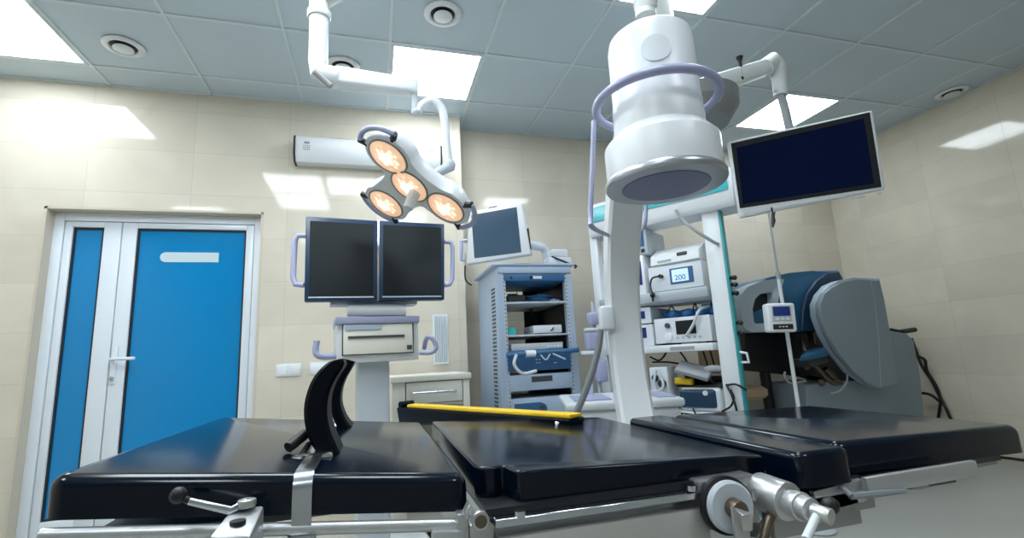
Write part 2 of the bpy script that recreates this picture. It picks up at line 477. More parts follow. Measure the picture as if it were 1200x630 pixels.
mid_out = [(.205, .735), (.45, .735), (.60, .738), (.675, .76), (.690, 1.40), (.672, 1.42), (.40, 1.425), (.155, 1.425), (.152, .79), (.178, .772), (.196, .79)]
pad(mid_out, midz, .052, .026, 'seat_pad')
pad(rect(.702, .822, .712, 1.31), lambda x, y: .812, .058, .012, 'connector_pad')
pad(rect(.834, 1.345, .752, 1.29), lambda x, y: lerp(x, .84, 1.34, .812, .801), .056, .018, 'leg_pad')
# under-plates and rails
f = MB()
f.bb((-.36, .80, .79), (.12, 1.36, .80)); f.bb((.17, .78, .755), (.69, 1.38, .772)); f.bb((.71, .76, .735), (.88, 1.26, .75)); f.bb((.86, .765, .733), (1.28, 1.24, .745)); f.bb((.98, .74, .715), (1.10, .80, .735))
f.build('deck', 'dark_grey', t, world=True)
r1 = MB()
pa, pb = at(48, 627, y=.735), at(545, 614, y=.735)
r1.tube([pa, pb], .0085, 12); r1.tube([pa+V((0, 0, -.03)), pb+V((0, 0, -.03))], .008, 12)
r1.build('back_rail', 'brushed', t, world=True)
m = MB()
A, B = at(579, 607, y=.715), at(823, 573, y=.715)
def strip(P, Q, z0, z1, y0, y1): 
    return [(P.x, y0, P.z+z0), (Q.x, y0, Q.z+z0), (Q.x, y0, Q.z+z1), (P.x, y0, P.z+z1), (P.x, y1, P.z+z0), (Q.x, y1, Q.z+z0), (Q.x, y1, Q.z+z1), (P.x, y1, P.z+z1)]
m.hexa(strip(A, B, -.011, .0, .705, 1.40), .0012, 1); m.hexa(strip(A, B, -.026, -.012, .735, 1.39)); 
m.build('seat_rail', 'silver', t, world=True)
m = MB(); m.hexa(strip(A+V((.005, 0, 0)), B, -.17, -.025, .706, 1.40), .0015); m.build('seat_side_frame', 'side_metal', t, world=True)
MB().hexa(strip(A+V((-.01, 0, .0005)), B+V((.02, 0, .0005)), .0, .010, .722, 1.38)).build('gap_shadow', 'black', t, world=True)  # black strip standing in for the shadow gap between seat pad and rail
m = MB()
for u, v in ((609, 601), (810, 571)):
    p = at(u, v, y=.712); MB().cyl(p+V((0, 0, -.004)), p+V((0, 0, .004)), .009, seg=16).build('frame_stud', 'silver', t, world=True)
m = MB(); P = at(548, 612, y=.722); Q = at(577, 611, y=.722)
m.hexa(strip(P, Q, -.14, -.0, .712, .76), .005)
P2 = at(535, 601, y=.722); m.hexa(strip(P2, at(548, 600, y=.722), -.05, .0, .715, .74), .003)
m.tube([at(549, 590, y=.715), at(545, 598, y=.715), at(548, 607, y=.715)], .004, 8)
m.build('hinge_plate', 'steel', t, world=True)
p = at(561, 607, y=.71); MB().cyl(p, p+V((0, -.014, 0)), .0125, seg=24, bev=.003).build('hinge_pin', 'steel', t, world=True)
MB().cyl(p+V((0, -.014, 0)), p+V((0, -.016, 0)), .0085, seg=20).build('pin_cap', 'bronze', t, world=True)
m = MB(); P = at(505, 622, y=.727); Q = at(545, 620, y=.727); m.hexa(strip(P, Q, -.06, .003, .712, .728), .003)
m.build('joint_plate', 'brushed', t, world=True)
# leg section bars
m = MB()
m.hexa(strip(at(985, 566, y=.80), at(1152, 534, y=.80), -.012, .016, .775, .79), .002); m.build('inner_leg_rail', 'grey_metal', t, world=True); m = MB()
m.hexa(strip(at(950, 580, y=.73), at(1008, 565, y=.73), -.030, .008, .722, .734), .002)
m.hexa(strip(at(1012, 566, y=.712), at(1140, 545, y=.712), -.018, .010, .704, .716), .002)
m.build('leg_rail', 'brushed', t, world=True)
m = MB(); P = at(1020, 566, y=.76); m.bb(P+V((-.02, -.04, -.012)), P+V((.02, .06, .006)), .002); P = at(1050, 560, y=.76); m.bb(P+V((-.015, -.045, -.01)), P+V((.02, .06, .006)), .002)
m.build('rail_bracket', 'grey_metal', t, world=True)
m = MB(); P, Q = at(998, 581, y=.70), at(1060, 575, y=.70)
m.tube([P, P.lerp(Q, .5), Q], [.006, .006, .004], 8); m.tube([P, P+V((.006, .06, .035))], .005, 8); m.build('release_lever', 'mid_grey', t, world=True)
m = MB(); P = at(938, 560, y=.74)
m.bb((.64, .722, .68), (.83, .75, .738), .004); m.bb((.70, .75, .69), (.90, 1.2, .73), .004)
m.build('leg_joint', 'grey_metal', t, world=True)
# column and base
m = MB(); m.bb((.26, .92, .12), (.62, 1.24, .76), .02, 3); m.build('column', 'steel', t, world=True)
m = MB()
for i in range(7): m.box((.44, 1.08, .46+.033*i), (.40, .36, .024), .008)
m.build('bellows', 'dark_grey', t, world=True)
m = MB(); m.bb((-.05, .80, .03), (.70, 1.36, .14), .04, 4); m.build('base', 'steel', t, world=True)
for cx, cy in ((.02, .87), (.02, 1.29), (.63, .87), (.63, 1.29)):
    MB().cyl((cx, cy-.02, .03), (cx, cy+.02, .03), .03, seg=20).build('castor', 'black', t, world=True)

# near rail clamp at left with lever
O = at(283, 615, y=.70)
t = thing('rail_clamp', 'silver rail clamp with ball-ended lever on the near left rail', 'clamp', O)
m = MB()
q = [at(272, 592, y=.70), at(303, 590, y=.70), at(317, 640, y=.67), at(244, 640, y=.66)]
top = [at(273, 593, y=.71)+V((0, 0, .006)), at(303, 590, y=.71)+V((0, 0, .006))]
# body: tapered block, wide at its near end
X0, X1 = at(272, 594, y=.715), at(310, 591, y=.715); Z = X0.z
N0, N1 = at(245, 628, y=.645), at(294, 627, y=.645)
m.hexa([N0+V((0, 0, -.04)), N1+V((0, 0, -.04)), N1, N0, X0+V((0, 0, -.06)), X1+V((0, 0, -.06)), X1, X0], .004, 2)
m.build('body', 'brushed', t, world=True)
c = (N0+N1)/2*.62+(X0+X1)/2*.38
MB().cyl(c+V((0, 0, -.002)), c+V((0, 0, .0035)), .0085, seg=24).build('socket_hole', 'black', t, world=True)
c = (N0+N1)/2*.12+(X0+X1)/2*.88+V((0, 0, .002))
MB().cyl(c, c+V((0, 0, .010)), .011, seg=20, bev=.003).build('screw', 'steel', t, world=True)
e0 = at(270, 598, y=.70); e1 = at(222, 587, y=.70); e2 = at(209, 580, y=.70)
MB().tube([c+V((0, 0, .006)), e0, e1], [.0055, .0042], 12).build('lever', 'silver', t, world=True)
MB().sphere(e2, .0095).cyl(e1, e2, .004, seg=10).build('lever_ball', 'black', t, world=True)

# curved side supports
def support(nm, prof, y0, y1, lb, strap):
    base = at(prof[0][2][0], prof[0][2][1], y=(y0+y1)/2) if False else None
    cpx = [at(u, v, y=y0) for u, v in prof[0]]; rpx = [at(u, v, y=y0) for u, v in prof[1]]
    # curved slab: left outline (convex back) and right outline (concave face)
    O = V(((cpx[-1].x+rpx[-1].x)/2, (y0+y1)/2, min(cpx[-1].z, rpx[-1].z)))
    t = thing('side_support', lb, 'body support', O, group='curved black side supports')
    L = spline(cpx, 6); Rr = spline(rpx, 6); n = len(L)
    m = MB(); rings = []
    for a, b in zip(L, Rr):
        q = [(a.x, y0+.006, a.z), (a.x+.006, y0, a.z), (b.x-.006, y0, b.z), (b.x, y0+.006, b.z), (b.x, y1-.006, b.z), (b.x-.006, y1, b.z), (a.x+.006, y1, a.z), (a.x, y1-.006, a.z)]
        rings.append([m.bm.verts.new(p) for p in q])
    for a, b in zip(rings, rings[1:]):
        for i in range(8): m.bm.faces.new([a[i], a[(i+1) % 8], b[(i+1) % 8], b[i]])
    m.bm.faces.new(rings[0]); m.bm.faces.new(rings[-1][::-1])
    m.build('pad', 'rubber_pad', t, world=True, angle=35)
    return t, O
n1 = [[(398, 420), (383, 425), (367, 442), (358, 464), (355.5, 486), (360, 511), (372, 532), (392, 547)],
      [(402, 421), (402.5, 428), (392, 445), (385, 463), (383, 484), (387, 505), (395, 524), (404, 545)]]
t, O = support('near', n1, .90, 1.0, 'near curved black side support strapped to the table pad', True)
# mounting of the near support
m = MB(); s0 = at(353, 549, y=.748); z = .8625
def strapz(x): return lerp(x, -.355, .11, .889, .8385)
sx0, sx1 = at(343, 560, y=.73).x, at(366, 560, y=.73).x
pth = [(1.0, .004), (.80, .004), (.752, .003), (.738, -.003), (.731, -.012), (.7285, -.03), (.7285, -.075)]
zz = strapz((sx0+sx1)/2)
vs = [[m.bm.verts.new((sx0, y, zz+dz)), m.bm.verts.new((sx1, y, zz+dz)), m.bm.verts.new((sx1, y+(.0 if i < 3 else .003), zz+dz-(.003 if i < 4 else 0))), m.bm.verts.new((sx0, y+(.0 if i < 3 else .003), zz+dz-(.003 if i < 4 else 0)))] for i, (y, dz) in enumerate(pth)]
for a, b in zip(vs, vs[1:]):
    for i in range(4): m.bm.faces.new([a[i], a[(i+1) % 4], b[(i+1) % 4], b[i]])
m.bm.faces.new(vs[0]); m.bm.faces.new(vs[-1][::-1])
m.bb((sx0-.006, .722, zz-.098), (sx1+.006, .742, zz-.072), .003)
m.build('strap', 'silver', t, world=True)
m = MB(); p = at(350, 541, y=.87); m.sphere(p+V((.0, 0, .0)), .02, (1.2, 1.2, .5)); m.box(p+V((.025, .01, .004)), (.05, .03, .012), .004); m.build('foot', 'silver', t, world=True)
m = MB(); a, b = at(338, 524, y=.90), at(358, 508, y=.93); m.tube([a, b], .009, 10); m.tube([b, at(368, 503, y=.95)], .007, 8)
m.tube([at(350, 538, y=.88), at(362, 520, y=.93)], .005, 8); m.build('clamp_knob', 'black', t, world=True)
n2 = [[(404, 421), (398, 426), (391, 440), (386, 458), (386, 475), (390, 490), (397, 503)],
      [(415, 423), (412, 430), (404, 444), (399.5, 458), (399, 474), (404, 489), (412.5, 501)]]
t, O = support('far', n2, 1.26, 1.36, 'far curved black side support, half hidden by the near one', False)
m = MB(); p = O; m.sphere(p+V((-.02, 0, .006)), .022, (1.2, 1.2, .4)); m.tube([p+V((-.02, 0, .01)), p+V((-.035, 0, .05))], .006, 8); m.build('foot', 'silver', t, world=True)

# yellow-topped arm board swung out behind the table
O = at(573, 480, z=.835)
a, b = at(474, 473.5, z=.838), at(668, 485.5, z=.838)
dirv = (b-a).normalized(); side = V((-dirv.y, dirv.x, 0)); side = side if side.y > 0 else -side
t = thing('arm_board', 'black arm board with yellow top on the far side of the table', 'arm board', O)
top = [a+dirv*.02, b, b+side*.05, a+side*.05]
MB().prism(top, (0, 0, -.012), .004).build('yellow_pad', 'yellow', t, world=True)
low = [a+V((0, 0, -.0125))-side*.010-dirv*.05, b+V((0, 0, -.0125))-side*.006, b+V((0, 0, -.0125))+side*.07, a+V((0, 0, -.0125))+side*.07-dirv*.05]
bot = [a+V((0, 0, -.085))-dirv*.045, b+V((0, 0, -.03)), b+V((0, 0, -.03))+side*.06, a+V((0, 0, -.085))+side*.06-dirv*.045]
MB().hexa([bot[0], bot[1], low[1], low[0], bot[3], bot[2], low[2], low[3]], .008, 3).build('shell', 'rubber_pad', t, world=True)
k = a-dirv*.035+V((0, 0, -.004)); MB().tube([k, k+side*.06], .014, 12).build('end_lip', 'rubber_pad', t, world=True)
MB().tube([b+V((-.02, .05, -.03)), b+V((0, .0, -.05))], .014, 12).build('pivot', 'steel', t, world=True)

# disc clamp and crank socket on the right
O = at(853, 592, y=.69)
t = thing('disc_clamp', 'steel clamp with a round white disc and lever under the seat pad', 'clamp', O)
dn = V((-.1, -1, .05)).normalized(); Q = frame_z(dn)
MB().lathe([(0, 0), (.036, 0), (.038, .003), (.038, .009), (.034, .013), (.014, .013), (0, .013)], O, Q, 40).build('disc', 'light_grey', t, world=True)
MB().cyl(O-dn*.010, O-dn*.0005, .043, seg=40).build('rubber_shadow_ring', 'black', t, world=True)  # black backing disc: rubber plus the ring of shadow behind the clamp disc
MB().cyl(O+dn*.013, O+dn*.034, .015, .013, seg=24, bev=.002).build('hub', 'bronze', t, world=True)
m = MB(); e = O+dn*.034
k0 = at(856, 592, y=.655); k1 = at(880, 603, y=.64)
m.hexa([*(at(u, v, y=.638) for u, v in ((870, 622), (882, 622), (883, 601), (869, 603))), *(at(u, v, y=.662) for u, v in ((868, 622), (880, 622), (878, 600), (858, 592)))], .002)
m.hexa([*(at(u, v, y=.648) for u, v in ((864, 660), (880, 660), (879, 612), (858, 592))), *(at(u, v, y=.668) for u, v in ((864, 660), (878, 660), (876, 612), (855, 592)))], .002)
m.build('lever', 'steel', t, world=True)
m = MB(); m.bb(O+V((-.035, .018, -.04)), O+V((.075, .06, .035)), .006, 2); m.build('mount_block', 'grey_metal', t, world=True)

P0 = at(897, 577, y=.70); P1 = at(925, 588, y=.655); P2 = at(952, 598, y=.61); P3 = at(975, 606, y=.585)
t = thing('crank_socket', 'stepped steel crank socket with white rod and black ball grip', 'crank handle', P0)
m = MB(); ax = (P2-P0).normalized()
m.cyl(P0-ax*.015, P1, .029, .029, 28, .003); m.build('body', 'steel', t, world=True)
m = MB(); m.cyl(P1, P1+(P2-P1)*.25, .019, .019, 24); m.cyl(P1+(P2-P1)*.25, P1+(P2-P1)*.62, .0205, .0205, 24, .002); m.cyl(P1+(P2-P1)*.62, P2, .0185, .0165, 24, .002); m.build('sleeve', 'brushed', t, world=True)
MB().cyl(P2, P3, .0115, .0115, 24, .002).build('spindle', 'steel', t, world=True)
MB().tube([at(958, 602, y=.60), at(944, 632, y=.585)], .0058, 12).build('rod', 'white_plastic', t, world=True)
MB().sphere(at(973, 592, y=.615), .0125, (1, 1, 1)).tube([at(955, 597, y=.62), at(973, 592, y=.615)], .004, 8).build('ball_grip', 'black', t, world=True)
m = MB(); m.tube([at(906, 600, y=.68), at(900, 612, y=.67), at(890, 650, y=.665)], .007, 12); m.sphere(at(905, 600, y=.675), .009); m.build('locking_lever', 'bronze', t, world=True)
m = MB(); m.hexa([*(at(u, v, y=.69) for u, v in ((882, 588), (893, 588), (895, 571), (880, 572))), *(at(u, v, y=.715) for u, v in ((882, 588), (893, 588), (895, 571), (880, 572)))], .003); m.build('latch', 'silver', t, world=True)

# ------------------------------------------------------------------ C-arm
cx, cy = .841, 1.2
ZB = 1.48
CD = V((.295, .955, 0)).normalized(); CS = V((CD.y, -CD.x, 0))
RC = .70; ZCC = 1.06; ZT = .44
t = thing('c_arm', 'white c-arm x-ray machine with round purple-faced detector over table', 'x-ray machine', (1.19, 2.33, 0))
Qz = Matrix.Identity(3); c0 = V((cx, cy, ZB))
RB = .176
prof = [(RB*.985, 0), (RB, .006), (RB, .016), (RB*.985, .022), (RB*.965, .026)]
MB().lathe([(RB*.72, .0), (RB*.985, 0), (RB, .005), (RB, .019), (RB*.97, .026), (RB*.72, .026)], c0, Qz, 72).build('detector_rim', 'satin', t, world=True)
MB().lathe([(0, -.002), (RB*.72, -.002), (RB*.735, .001), (RB*.735, .01), (0, .01)], c0, Qz, 64).build('detector_face', 'purple_face', t, world=True)
MB().lathe([(0, .02), (RB*.955, .02), (RB*.96, .03), (RB*.965, .122), (RB*.955, .129), (RB*.93, .134), (RB*.80, .160), (RB*.77, .165), (RB*.76, .25), (0, .25)], c0, Qz, 72).build('lower_housing', 'white_paint', t, world=True, angle=22)
RT = RB*.745
MB().lathe([(0, .2), (RB*.758, .2), (RB*.752, .27), (RT, .285), (RT, .455), (RT*.96, .480), (RT*.86, .492), (0, .494)], c0, Qz, 72).build('upper_housing', 'white_paint', t, world=True, angle=30)
# round cover on the upper housing
vd = (V((0, 0, 0))-V((cx, cy, 0))).normalized(); vs_ = V((-vd.y, vd.x, 0))
pc = c0+V((0, 0, .50)); m = MB()
def cylwrap(a, z, rad): 
    ang = math.atan2(vd.y, vd.x)+a
    return V((cx+rad*math.cos(ang), cy+rad*math.sin(ang), ZB+z))
ctr_a = .13
ring = [cylwrap(ctr_a+.042*math.cos(th)/RT, .375+.042*math.sin(th), RT+.003) for th in [2*math.pi*i/28 for i in range(28)]]
ctr = m.bm.verts.new(cylwrap(ctr_a, .375, RT+.0035)); rv_ = [m.bm.verts.new(p) for p in ring]; inn = [m.bm.verts.new(cylwrap(ctr_a+.0435*math.cos(th)/RT, .375+.0435*math.sin(th), RT-.002)) for th in [2*math.pi*i/28 for i in range(28)]]
for i in range(28):
    m.bm.faces.new([ctr, rv_[i], rv_[(i+1) % 28]]); m.bm.faces.new([rv_[i], inn[i], inn[(i+1) % 28], rv_[(i+1) % 28]])
m.build('round_cover', 'white_plastic', t, world=True)
# ring handle with the drop bar
ZR = .272; RR = .183
MB().tube([c0+V((RR*math.cos(a), RR*math.sin(a), ZR)) for a in [2*math.pi*i/56 for i in range(56)]], .0135, 12, closed=True).build('ring_handle', 'lavender', t, world=True)
m = MB()
for a in (R(20), R(55), R(90)):
    m.tube([c0+V((RB*.7*math.cos(a), RB*.7*math.sin(a), ZR)), c0+V((RR*math.cos(a), RR*math.sin(a), ZR))], .010, 8)
m.build('handle_spoke', 'lavender', t, world=True)
yb = 1.30
l0 = at(696, 142, y=1.24); l1 = at(692, 255, y=1.24); l2 = at(697, 268, y=1.26); l3 = at(716, 277, y=1.86)
MB().tube([l0, l0.lerp(l1, .5), l1, l2, l3], .0075, 10, smooth=4).tube([at(757, 222, y=1.78), at(756, 262, y=1.80), at(748, 270, y=1.86)], .0085, 10, smooth=4).build('drop_handle', 'lavender', t, world=True)
# the arc
m = MB(); pts = []; fr = []
cen = V((cx, cy, 0))-CS*.020
w2, th2 = .067, .055
for i in range(49):
    a = R(97-194*i/48)
    rad = CD*math.cos(a)+V((0, 0, 1))*math.sin(a)
    pts.append(cen+V((0, 0, ZCC))+rad*RC); fr.append((CS, rad))
pf = [(-w2, -th2+.012), (-w2+.012, -th2), (w2-.012, -th2), (w2, -th2+.012), (w2, th2-.012), (w2-.012, th2), (-w2+.012, th2), (-w2, th2-.012)]
m.sweep(pts, fr, pf); m.build('arc', 'white_paint', t, world=True, angle=25)
# bracket joining arc top with the detector
m = MB(); None
m.box(V((cx, cy, 0))+CD*.16+V((0, 0, ZB+.30)), (.12, .26, .12), .02, 3, Matrix((CS, CD, V((0, 0, 1)))).transposed()); m.build('detector_bracket', 'white_paint', t, world=True)
# x-ray tube head below the table
MB().lathe([(0, 0), (.10, 0), (.115, .02), (.115, .16), (.08, .19), (0, .19)], (cx, cy, .28), Qz, 40).build('tube_head', 'white_paint', t, world=True)
# block and hose
p = at(711, 373, y=1.86)
m = MB(); m.box(p, (.062, .07, .105), .012, 3, Matrix((CS, CD, V((0, 0, 1)))).transposed()); m.build('hose_block', 'white_plastic', t, world=True)
MB().tube([at(704, 386, y=1.85), at(701, 410, y=1.85), at(690, 448, y=1.85), at(677, 480, y=1.87), at(668, 500, y=1.9)], .0135, 12, smooth=5).build('hose', 'grey_hose', t, world=True)
# cart behind
Mc = Matrix((CS, CD, V((0, 0, 1)))).transposed()
def cl(x, y, z): return V((1.20, 2.10, 0))+CS*x+CD*y+V((0, 0, z))
def cbox(m, lo, hi, bev=.01, seg=3):
    lo, hi = V(lo), V(hi); c = (lo+hi)/2; return m.box(cl(*c), [abs(a) for a in hi-lo], bev, seg, Mc)
m = MB(); cbox(m, (-.32, .02, .10), (.20, .52, .735), .03, 4); cbox(m, (-.10, -.18, .50), (.10, .10, .70), .02); m.build('cart', 'white_paint', t, world=True)
m = MB(); cbox(m, (-.345, .0, .735), (.215, .53, .775), .015); m.build('cart_top', 'white_plastic', t, world=True)
m = MB(); cbox(m, (-.30, .05, .775), (-.12, .35, .782), .002, 1); m.build('keypad', 'lavender', t, world=True); m = MB(); cbox(m, (.10, .05, .775), (.19, .35, .782), .002, 1); m.build('keypad', 'lavender', t, world=True)
m = MB(); cbox(m, (-.19, .44, .77), (-.15, .49, .86), .012); m.build('hand_grip', 'lavender', t, world=True)
for x, y in ((-.26, .1), (.15, .1), (-.26, .44), (.15, .44)):
    q = cl(x, y, .05); MB().cyl(q-CS*.02, q+CS*.02, .05, seg=24).build('castor', 'dark_grey', t, world=True)

# pole with regulators seen left of the arc
O = at(697, 460, y=2.80); O = V((O.x, 2.80, 0))
t = thing('regulator_stand', 'white stand with lavender flow regulators left of the c-arm', 'medical stand', O)
m = MB(); m.tube([O+V((.035, 0, .02)), O+V((.035, 0, 1.32))], .012, 12); m.build('pole', 'light_grey', t, world=True)
MB().lathe([(0, 0), (.09, 0), (.09, .012), (.03, .035), (0, .035)], O+V((.035, 0, 0)), Qz, 32).build('base', 'light_grey', t, world=True)
for (u, v, wd, hh) in ((695, 373, .07, .075), (693, 399, .075, .11), (704, 434, .07, .14)):
    p = at(u, v, y=2.78); MB().box(p, (wd, .06, hh), .014, 3).build('regulator', 'lavender', t, world=True)
m = MB(); p = at(691, 413, y=2.77); m.box(p, (.10, .05, .022), .006); p = at(693, 386, y=2.77); m.box(p, (.085, .05, .02), .006); p = at(696, 418, y=2.76); m.tube([p, p+V((.02, 0, -.03))], .01, 10); m.build('bracket', 'white_plastic', t, world=True)

# ------------------------------------------------------------------ surgical lamp
DP = 2.05
t = thing('surgical_lamp', 'ceiling surgical lamp with four lit warm lenses on jointed white arm', 'surgical lamp', (at(376, 5, y=DP).x, DP, H))
def L(u, v, dy=0): return at(u, v, y=DP+dy)
top = L(374, 22); m = MB(); m.lathe([(0, 0), (.047, 0), (.05, .006), (.05, .03), (.042, .04), (.042, .18), (0, .18)], top, Qz, 36)
arm0 = top+V((.01, 0, .11)); m.tube([arm0, arm0+V((.22, -.12, .10)), arm0+V((.5, -.3, .17))], [.05, .062], 20); m.build('ceiling_arm', 'boom_white', t, world=True)
m = MB(); m.cyl((arm0+V((.5, -.3, .15))), (arm0.x+.5, arm0.y-.3, H), .07, seg=32); m.build('ceiling_mount', 'boom_white', t, world=True)
bot = L(376, 72); MB().cyl(top, V((top.x, top.y, bot.z)), .040, seg=32).build('drop_column', 'white_paint', t, world=True)
m = MB(); e = V((top.x, top.y, bot.z)); e2 = L(384, 90); 
m.cyl(e, e+V((0, 0, -.012)), .041, .041, 32); m.tube([e, e+V((.004, 0, -.05)), e2+V((.02, 0, 0)), e2+V((.045, 0, -.002))], [.041, .043, .048, .044], 24)
m.build('elbow', 'white_paint', t, world=True)
p = L(379, 92, -.02); MB().tube([L(369, 84, -.035), L(388, 101, -.035)], .013, 12).build('elbow_cap', 'canopy_grey', t, world=True)
a0 = L(392, 90); a1 = L(490, 104)
m = MB(); ax = (a1-a0).normalized(); up = V((0, 0, 1)); up = (up-ax*up.dot(ax)).normalized(); sd = ax.cross(up)
def ringbox(p, h1, h2, wd): return [p+up*h1+sd*wd, p+up*h1-sd*wd, p-up*h2-sd*wd, p-up*h2+sd*wd]
A = ringbox(a0, .04, .04, .035); B = ringbox(a1, .038, .032, .028)
m.hexa([A[3], A[0], B[0], B[3], A[2], A[1], B[1], B[2]], .012, 3); m.build('spring_arm', 'white_paint', t, world=True)
k = L(486, 118); kb = L(487, 132)
MB().cyl(L(485, 106), kb, .0165, seg=20).sphere(kb+V((0, 0, .002)), .021).build('swivel', 'light_grey', t, world=True)
yk = [kb+V((.01, 0, .004)), L(494, 124), L(506, 118.5), L(517, 126), L(521, 143), L(523, 168), L(526, 193)]
MB().tube(yk, .019, 14, smooth=5).build('yoke', 'white_paint', t, world=True)
hub = L(503, 207, -.02)
MB().tube([L(529, 194), L(515, 201, -.01), hub], [.024, .02, .018], 14).sphere(L(527, 193), .026).build('yoke_joint', 'light_grey', t, world=True)
# head: its own axes from the picture of the lens ellipses
Cc = at(480, 218, y=1.90)
view = (EYE-Cc).normalized()
sx_ = (_r*.81-_u*.586); sx_ = (sx_-view*sx_.dot(view)).normalized()
mn = (_r*(-.586)-_u*.81); mn = (mn-view*mn.dot(view)-sx_*mn.dot(sx_)).normalized()
tl = R(57)
n = (view*math.cos(tl)+mn*math.sin(tl)).normalized()          # light direction
ey = n.cross(sx_).normalized()
HM = Matrix((sx_, ey, n)).transposed().to_4x4(); HM.translation = Cc
dist = depth_at(Cc)
pl = []
for (u, v) in ((455, 183.5), (452.5, 238.5), (522.5, 243)):
    dd = ray(u, v); tt = (Cc-EYE).dot(n)/dd.dot(n); q = HM.inverted() @ (EYE+dd*tt); pl.append((q.x, q.y))
lr = .081
def hp(x, y, z=0): return HM @ V((x, y, z))
m = MB()
# three-armed shell: outline from the hub circle and the lobes
out = []
angs = sorted([(math.atan2(y, x), math.hypot(x, y)) for x, y in pl])
for i, (a, r) in enumerate(angs):
    for k in range(-6, 7):
        b = a+R(115)*k/6
        out.append((r*math.cos(a)+(lr+.022)*math.cos(b), r*math.sin(a)+(lr+.022)*math.sin(b)))
    a2 = angs[(i+1) % 3][0]+(2*math.pi if i == 2 else 0); mid = (a+a2)/2; rr = .115+.0*r
    out.append((rr*math.cos(mid), rr*math.sin(mid)))
sp = spline([V((x, y, 0)) for x, y in out], 3, True)
levels = [(.0, .985), (-.012, 1.0), (-.045, .97), (-.07, .86), (-.078, .6)]
rings = [[m.bm.verts.new(hp(p.x*s_, p.y*s_, z_)) for p in sp] for z_, s_ in levels]
N = len(sp)
for a, b in zip(rings, rings[1:]):
    for i in range(N): m.bm.faces.new([a[i], a[(i+1) % N], b[(i+1) % N], b[i]])
m.bm.faces.new(rings[0]); m.bm.faces.new(rings[-1][::-1])
head = m.build('lamp_head', 'white_paint', t, world=True)
MB().prism([hp(p.x*.965, p.y*.965, .0) for p in sp], n*.0012).build('face_plate', 'white_plastic', t, world=True)
for (x, y) in [(0, 0)]+pl:
    Mloc = HM @ Matrix.Translation((x, y, .002))
    lm = MB(); lm.lathe([(0, .014), (lr*.4, .012), (lr*.75, .008), (lr*.95, .002), (lr*.95, -.004), (0, -.004)], (0, 0, 0), Qz, 40)
    lm.bm.transform(Mloc)
    lo = lm.build('lens', 'lamp_lens', t, world=False, local=Mloc)
    lo.matrix_basis = ROOTM[t.name].inverted() @ Mloc
for (x, y) in [(0, 0)]+pl:
    rm = MB(); rm.lathe([(lr*.95, .0), (lr*.955, .005), (lr*1.03, .006), (lr*1.05, 0)], (0, 0, 0), Qz, 40); rm.bm.transform(HM @ Matrix.Translation((x, y, 0))); rm.build('lens_rim', 'canopy_grey', t, world=True)
MB().cyl(hp(.03, .0, .0), hp(.045, -.01, .085), .026, .02, 20, .004).build('sterile_handle', 'white_plastic', t, world=True)
MB().tube([hub, hp(.05, .06, -.05)], .018, 14).build('head_neck', 'white_paint', t, world=True)
for (x, y) in pl:
    a = math.atan2(y, x); m = MB(); k = MB()
    pts = [hp(x+(lr+.045)*math.cos(a+R(b)), y+(lr+.045)*math.sin(a+R(b)), -.01) for b in range(-48, 49, 8)]
    m.tube(pts, .011, 10); g_ = m.build('grip', 'lavender', t, world=True)
    for b in (-48, 48): k.tube([hp(x+(lr+.01)*math.cos(a+R(b)), y+(lr+.01)*math.sin(a+R(b)), -.01), hp(x+(lr+.05)*math.cos(a+R(b)), y+(lr+.05)*math.sin(a+R(b)), -.01)], .013, 8)
    k.build('grip_mount', 'black', g_, world=True)

# ------------------------------------------------------------------ twin monitor cart
MR = Zr(7.0) @ Xr(5)
t = thing('monitor_cart', 'white cart with two dark monitors side by side above a printer', 'monitor cart', (.03, 2.40, 0), Zr(6))
def mp(u, v, y=0): return loc(t, u, v, y)
y0 = 0.
def screen_px(c, name):
    a = [mp(*p, y=yy) for p, yy in zip(c, (.028, .028, -.028, -.028))]   # leans back
    ctr = sum(a, V((0, 0, 0)))/4
    bk = V((0, .055, 0))
    m = MB(); m.hexa([a[3], a[2], a[1], a[0], a[3]+bk, a[2]+bk, a[1]+bk, a[0]+bk], .006); 
    o = m.build(name, 'monitor_navy', t)
    nrm = (a[1]-a[0]).cross(a[3]-a[0]).normalized(); nrm = nrm if nrm.y < 0 else -nrm
    i = [ctr+(p-ctr)*.885 for p in a]
    MB().prism([p+nrm*.0015 for p in i], nrm*-.01).build('screen', 'screen', o)
    m = MB(); k = [ctr+(p-ctr)*V((1, 1, 1)).x for p in a]
    lo0 = a[3].lerp(a[0], .035); lo1 = a[2].lerp(a[1], .035); up0 = a[3].lerp(a[0], .05); up1 = a[2].lerp(a[1], .05)
    m.prism([p+nrm*.003 for p in (lo0.lerp(lo1, .05), lo0.lerp(lo1, .95), up0.lerp(up1, .95), up0.lerp(up1, .05))], nrm*-.004); m.build('bezel_edge', 'light_grey', o)
    return a
aL = screen_px([(358.5, 253), (442.5, 258), (442, 352), (356.5, 353)], 'monitor')
aR = screen_px([(444.5, 258), (521, 262), (521, 351), (444, 352)], 'monitor')
MB().hexa([aL[2], aR[3], aR[0], aL[1], *(p+V((0, .03, 0)) for p in (aL[2], aR[3], aR[0], aL[1]))]).build('centre_strip', 'silver', t)
m = MB(); m.tube([mp(358, 276, .02), mp(349, 276, .02), mp(345.5, 282, .02), mp(343.5, 325, .0), mp(346, 333, -.01), mp(356, 334, -.02)], .0125, 12); m.build('side_handle', 'lavender', t)
m = MB(); m.tube([mp(521, 283, .02), mp(528, 284, .02), mp(530.5, 290, .02), mp(530, 327, .0), mp(527, 333, -.01), mp(521, 334, -.02)], .0115, 12); m.build('side_handle', 'lavender', t)
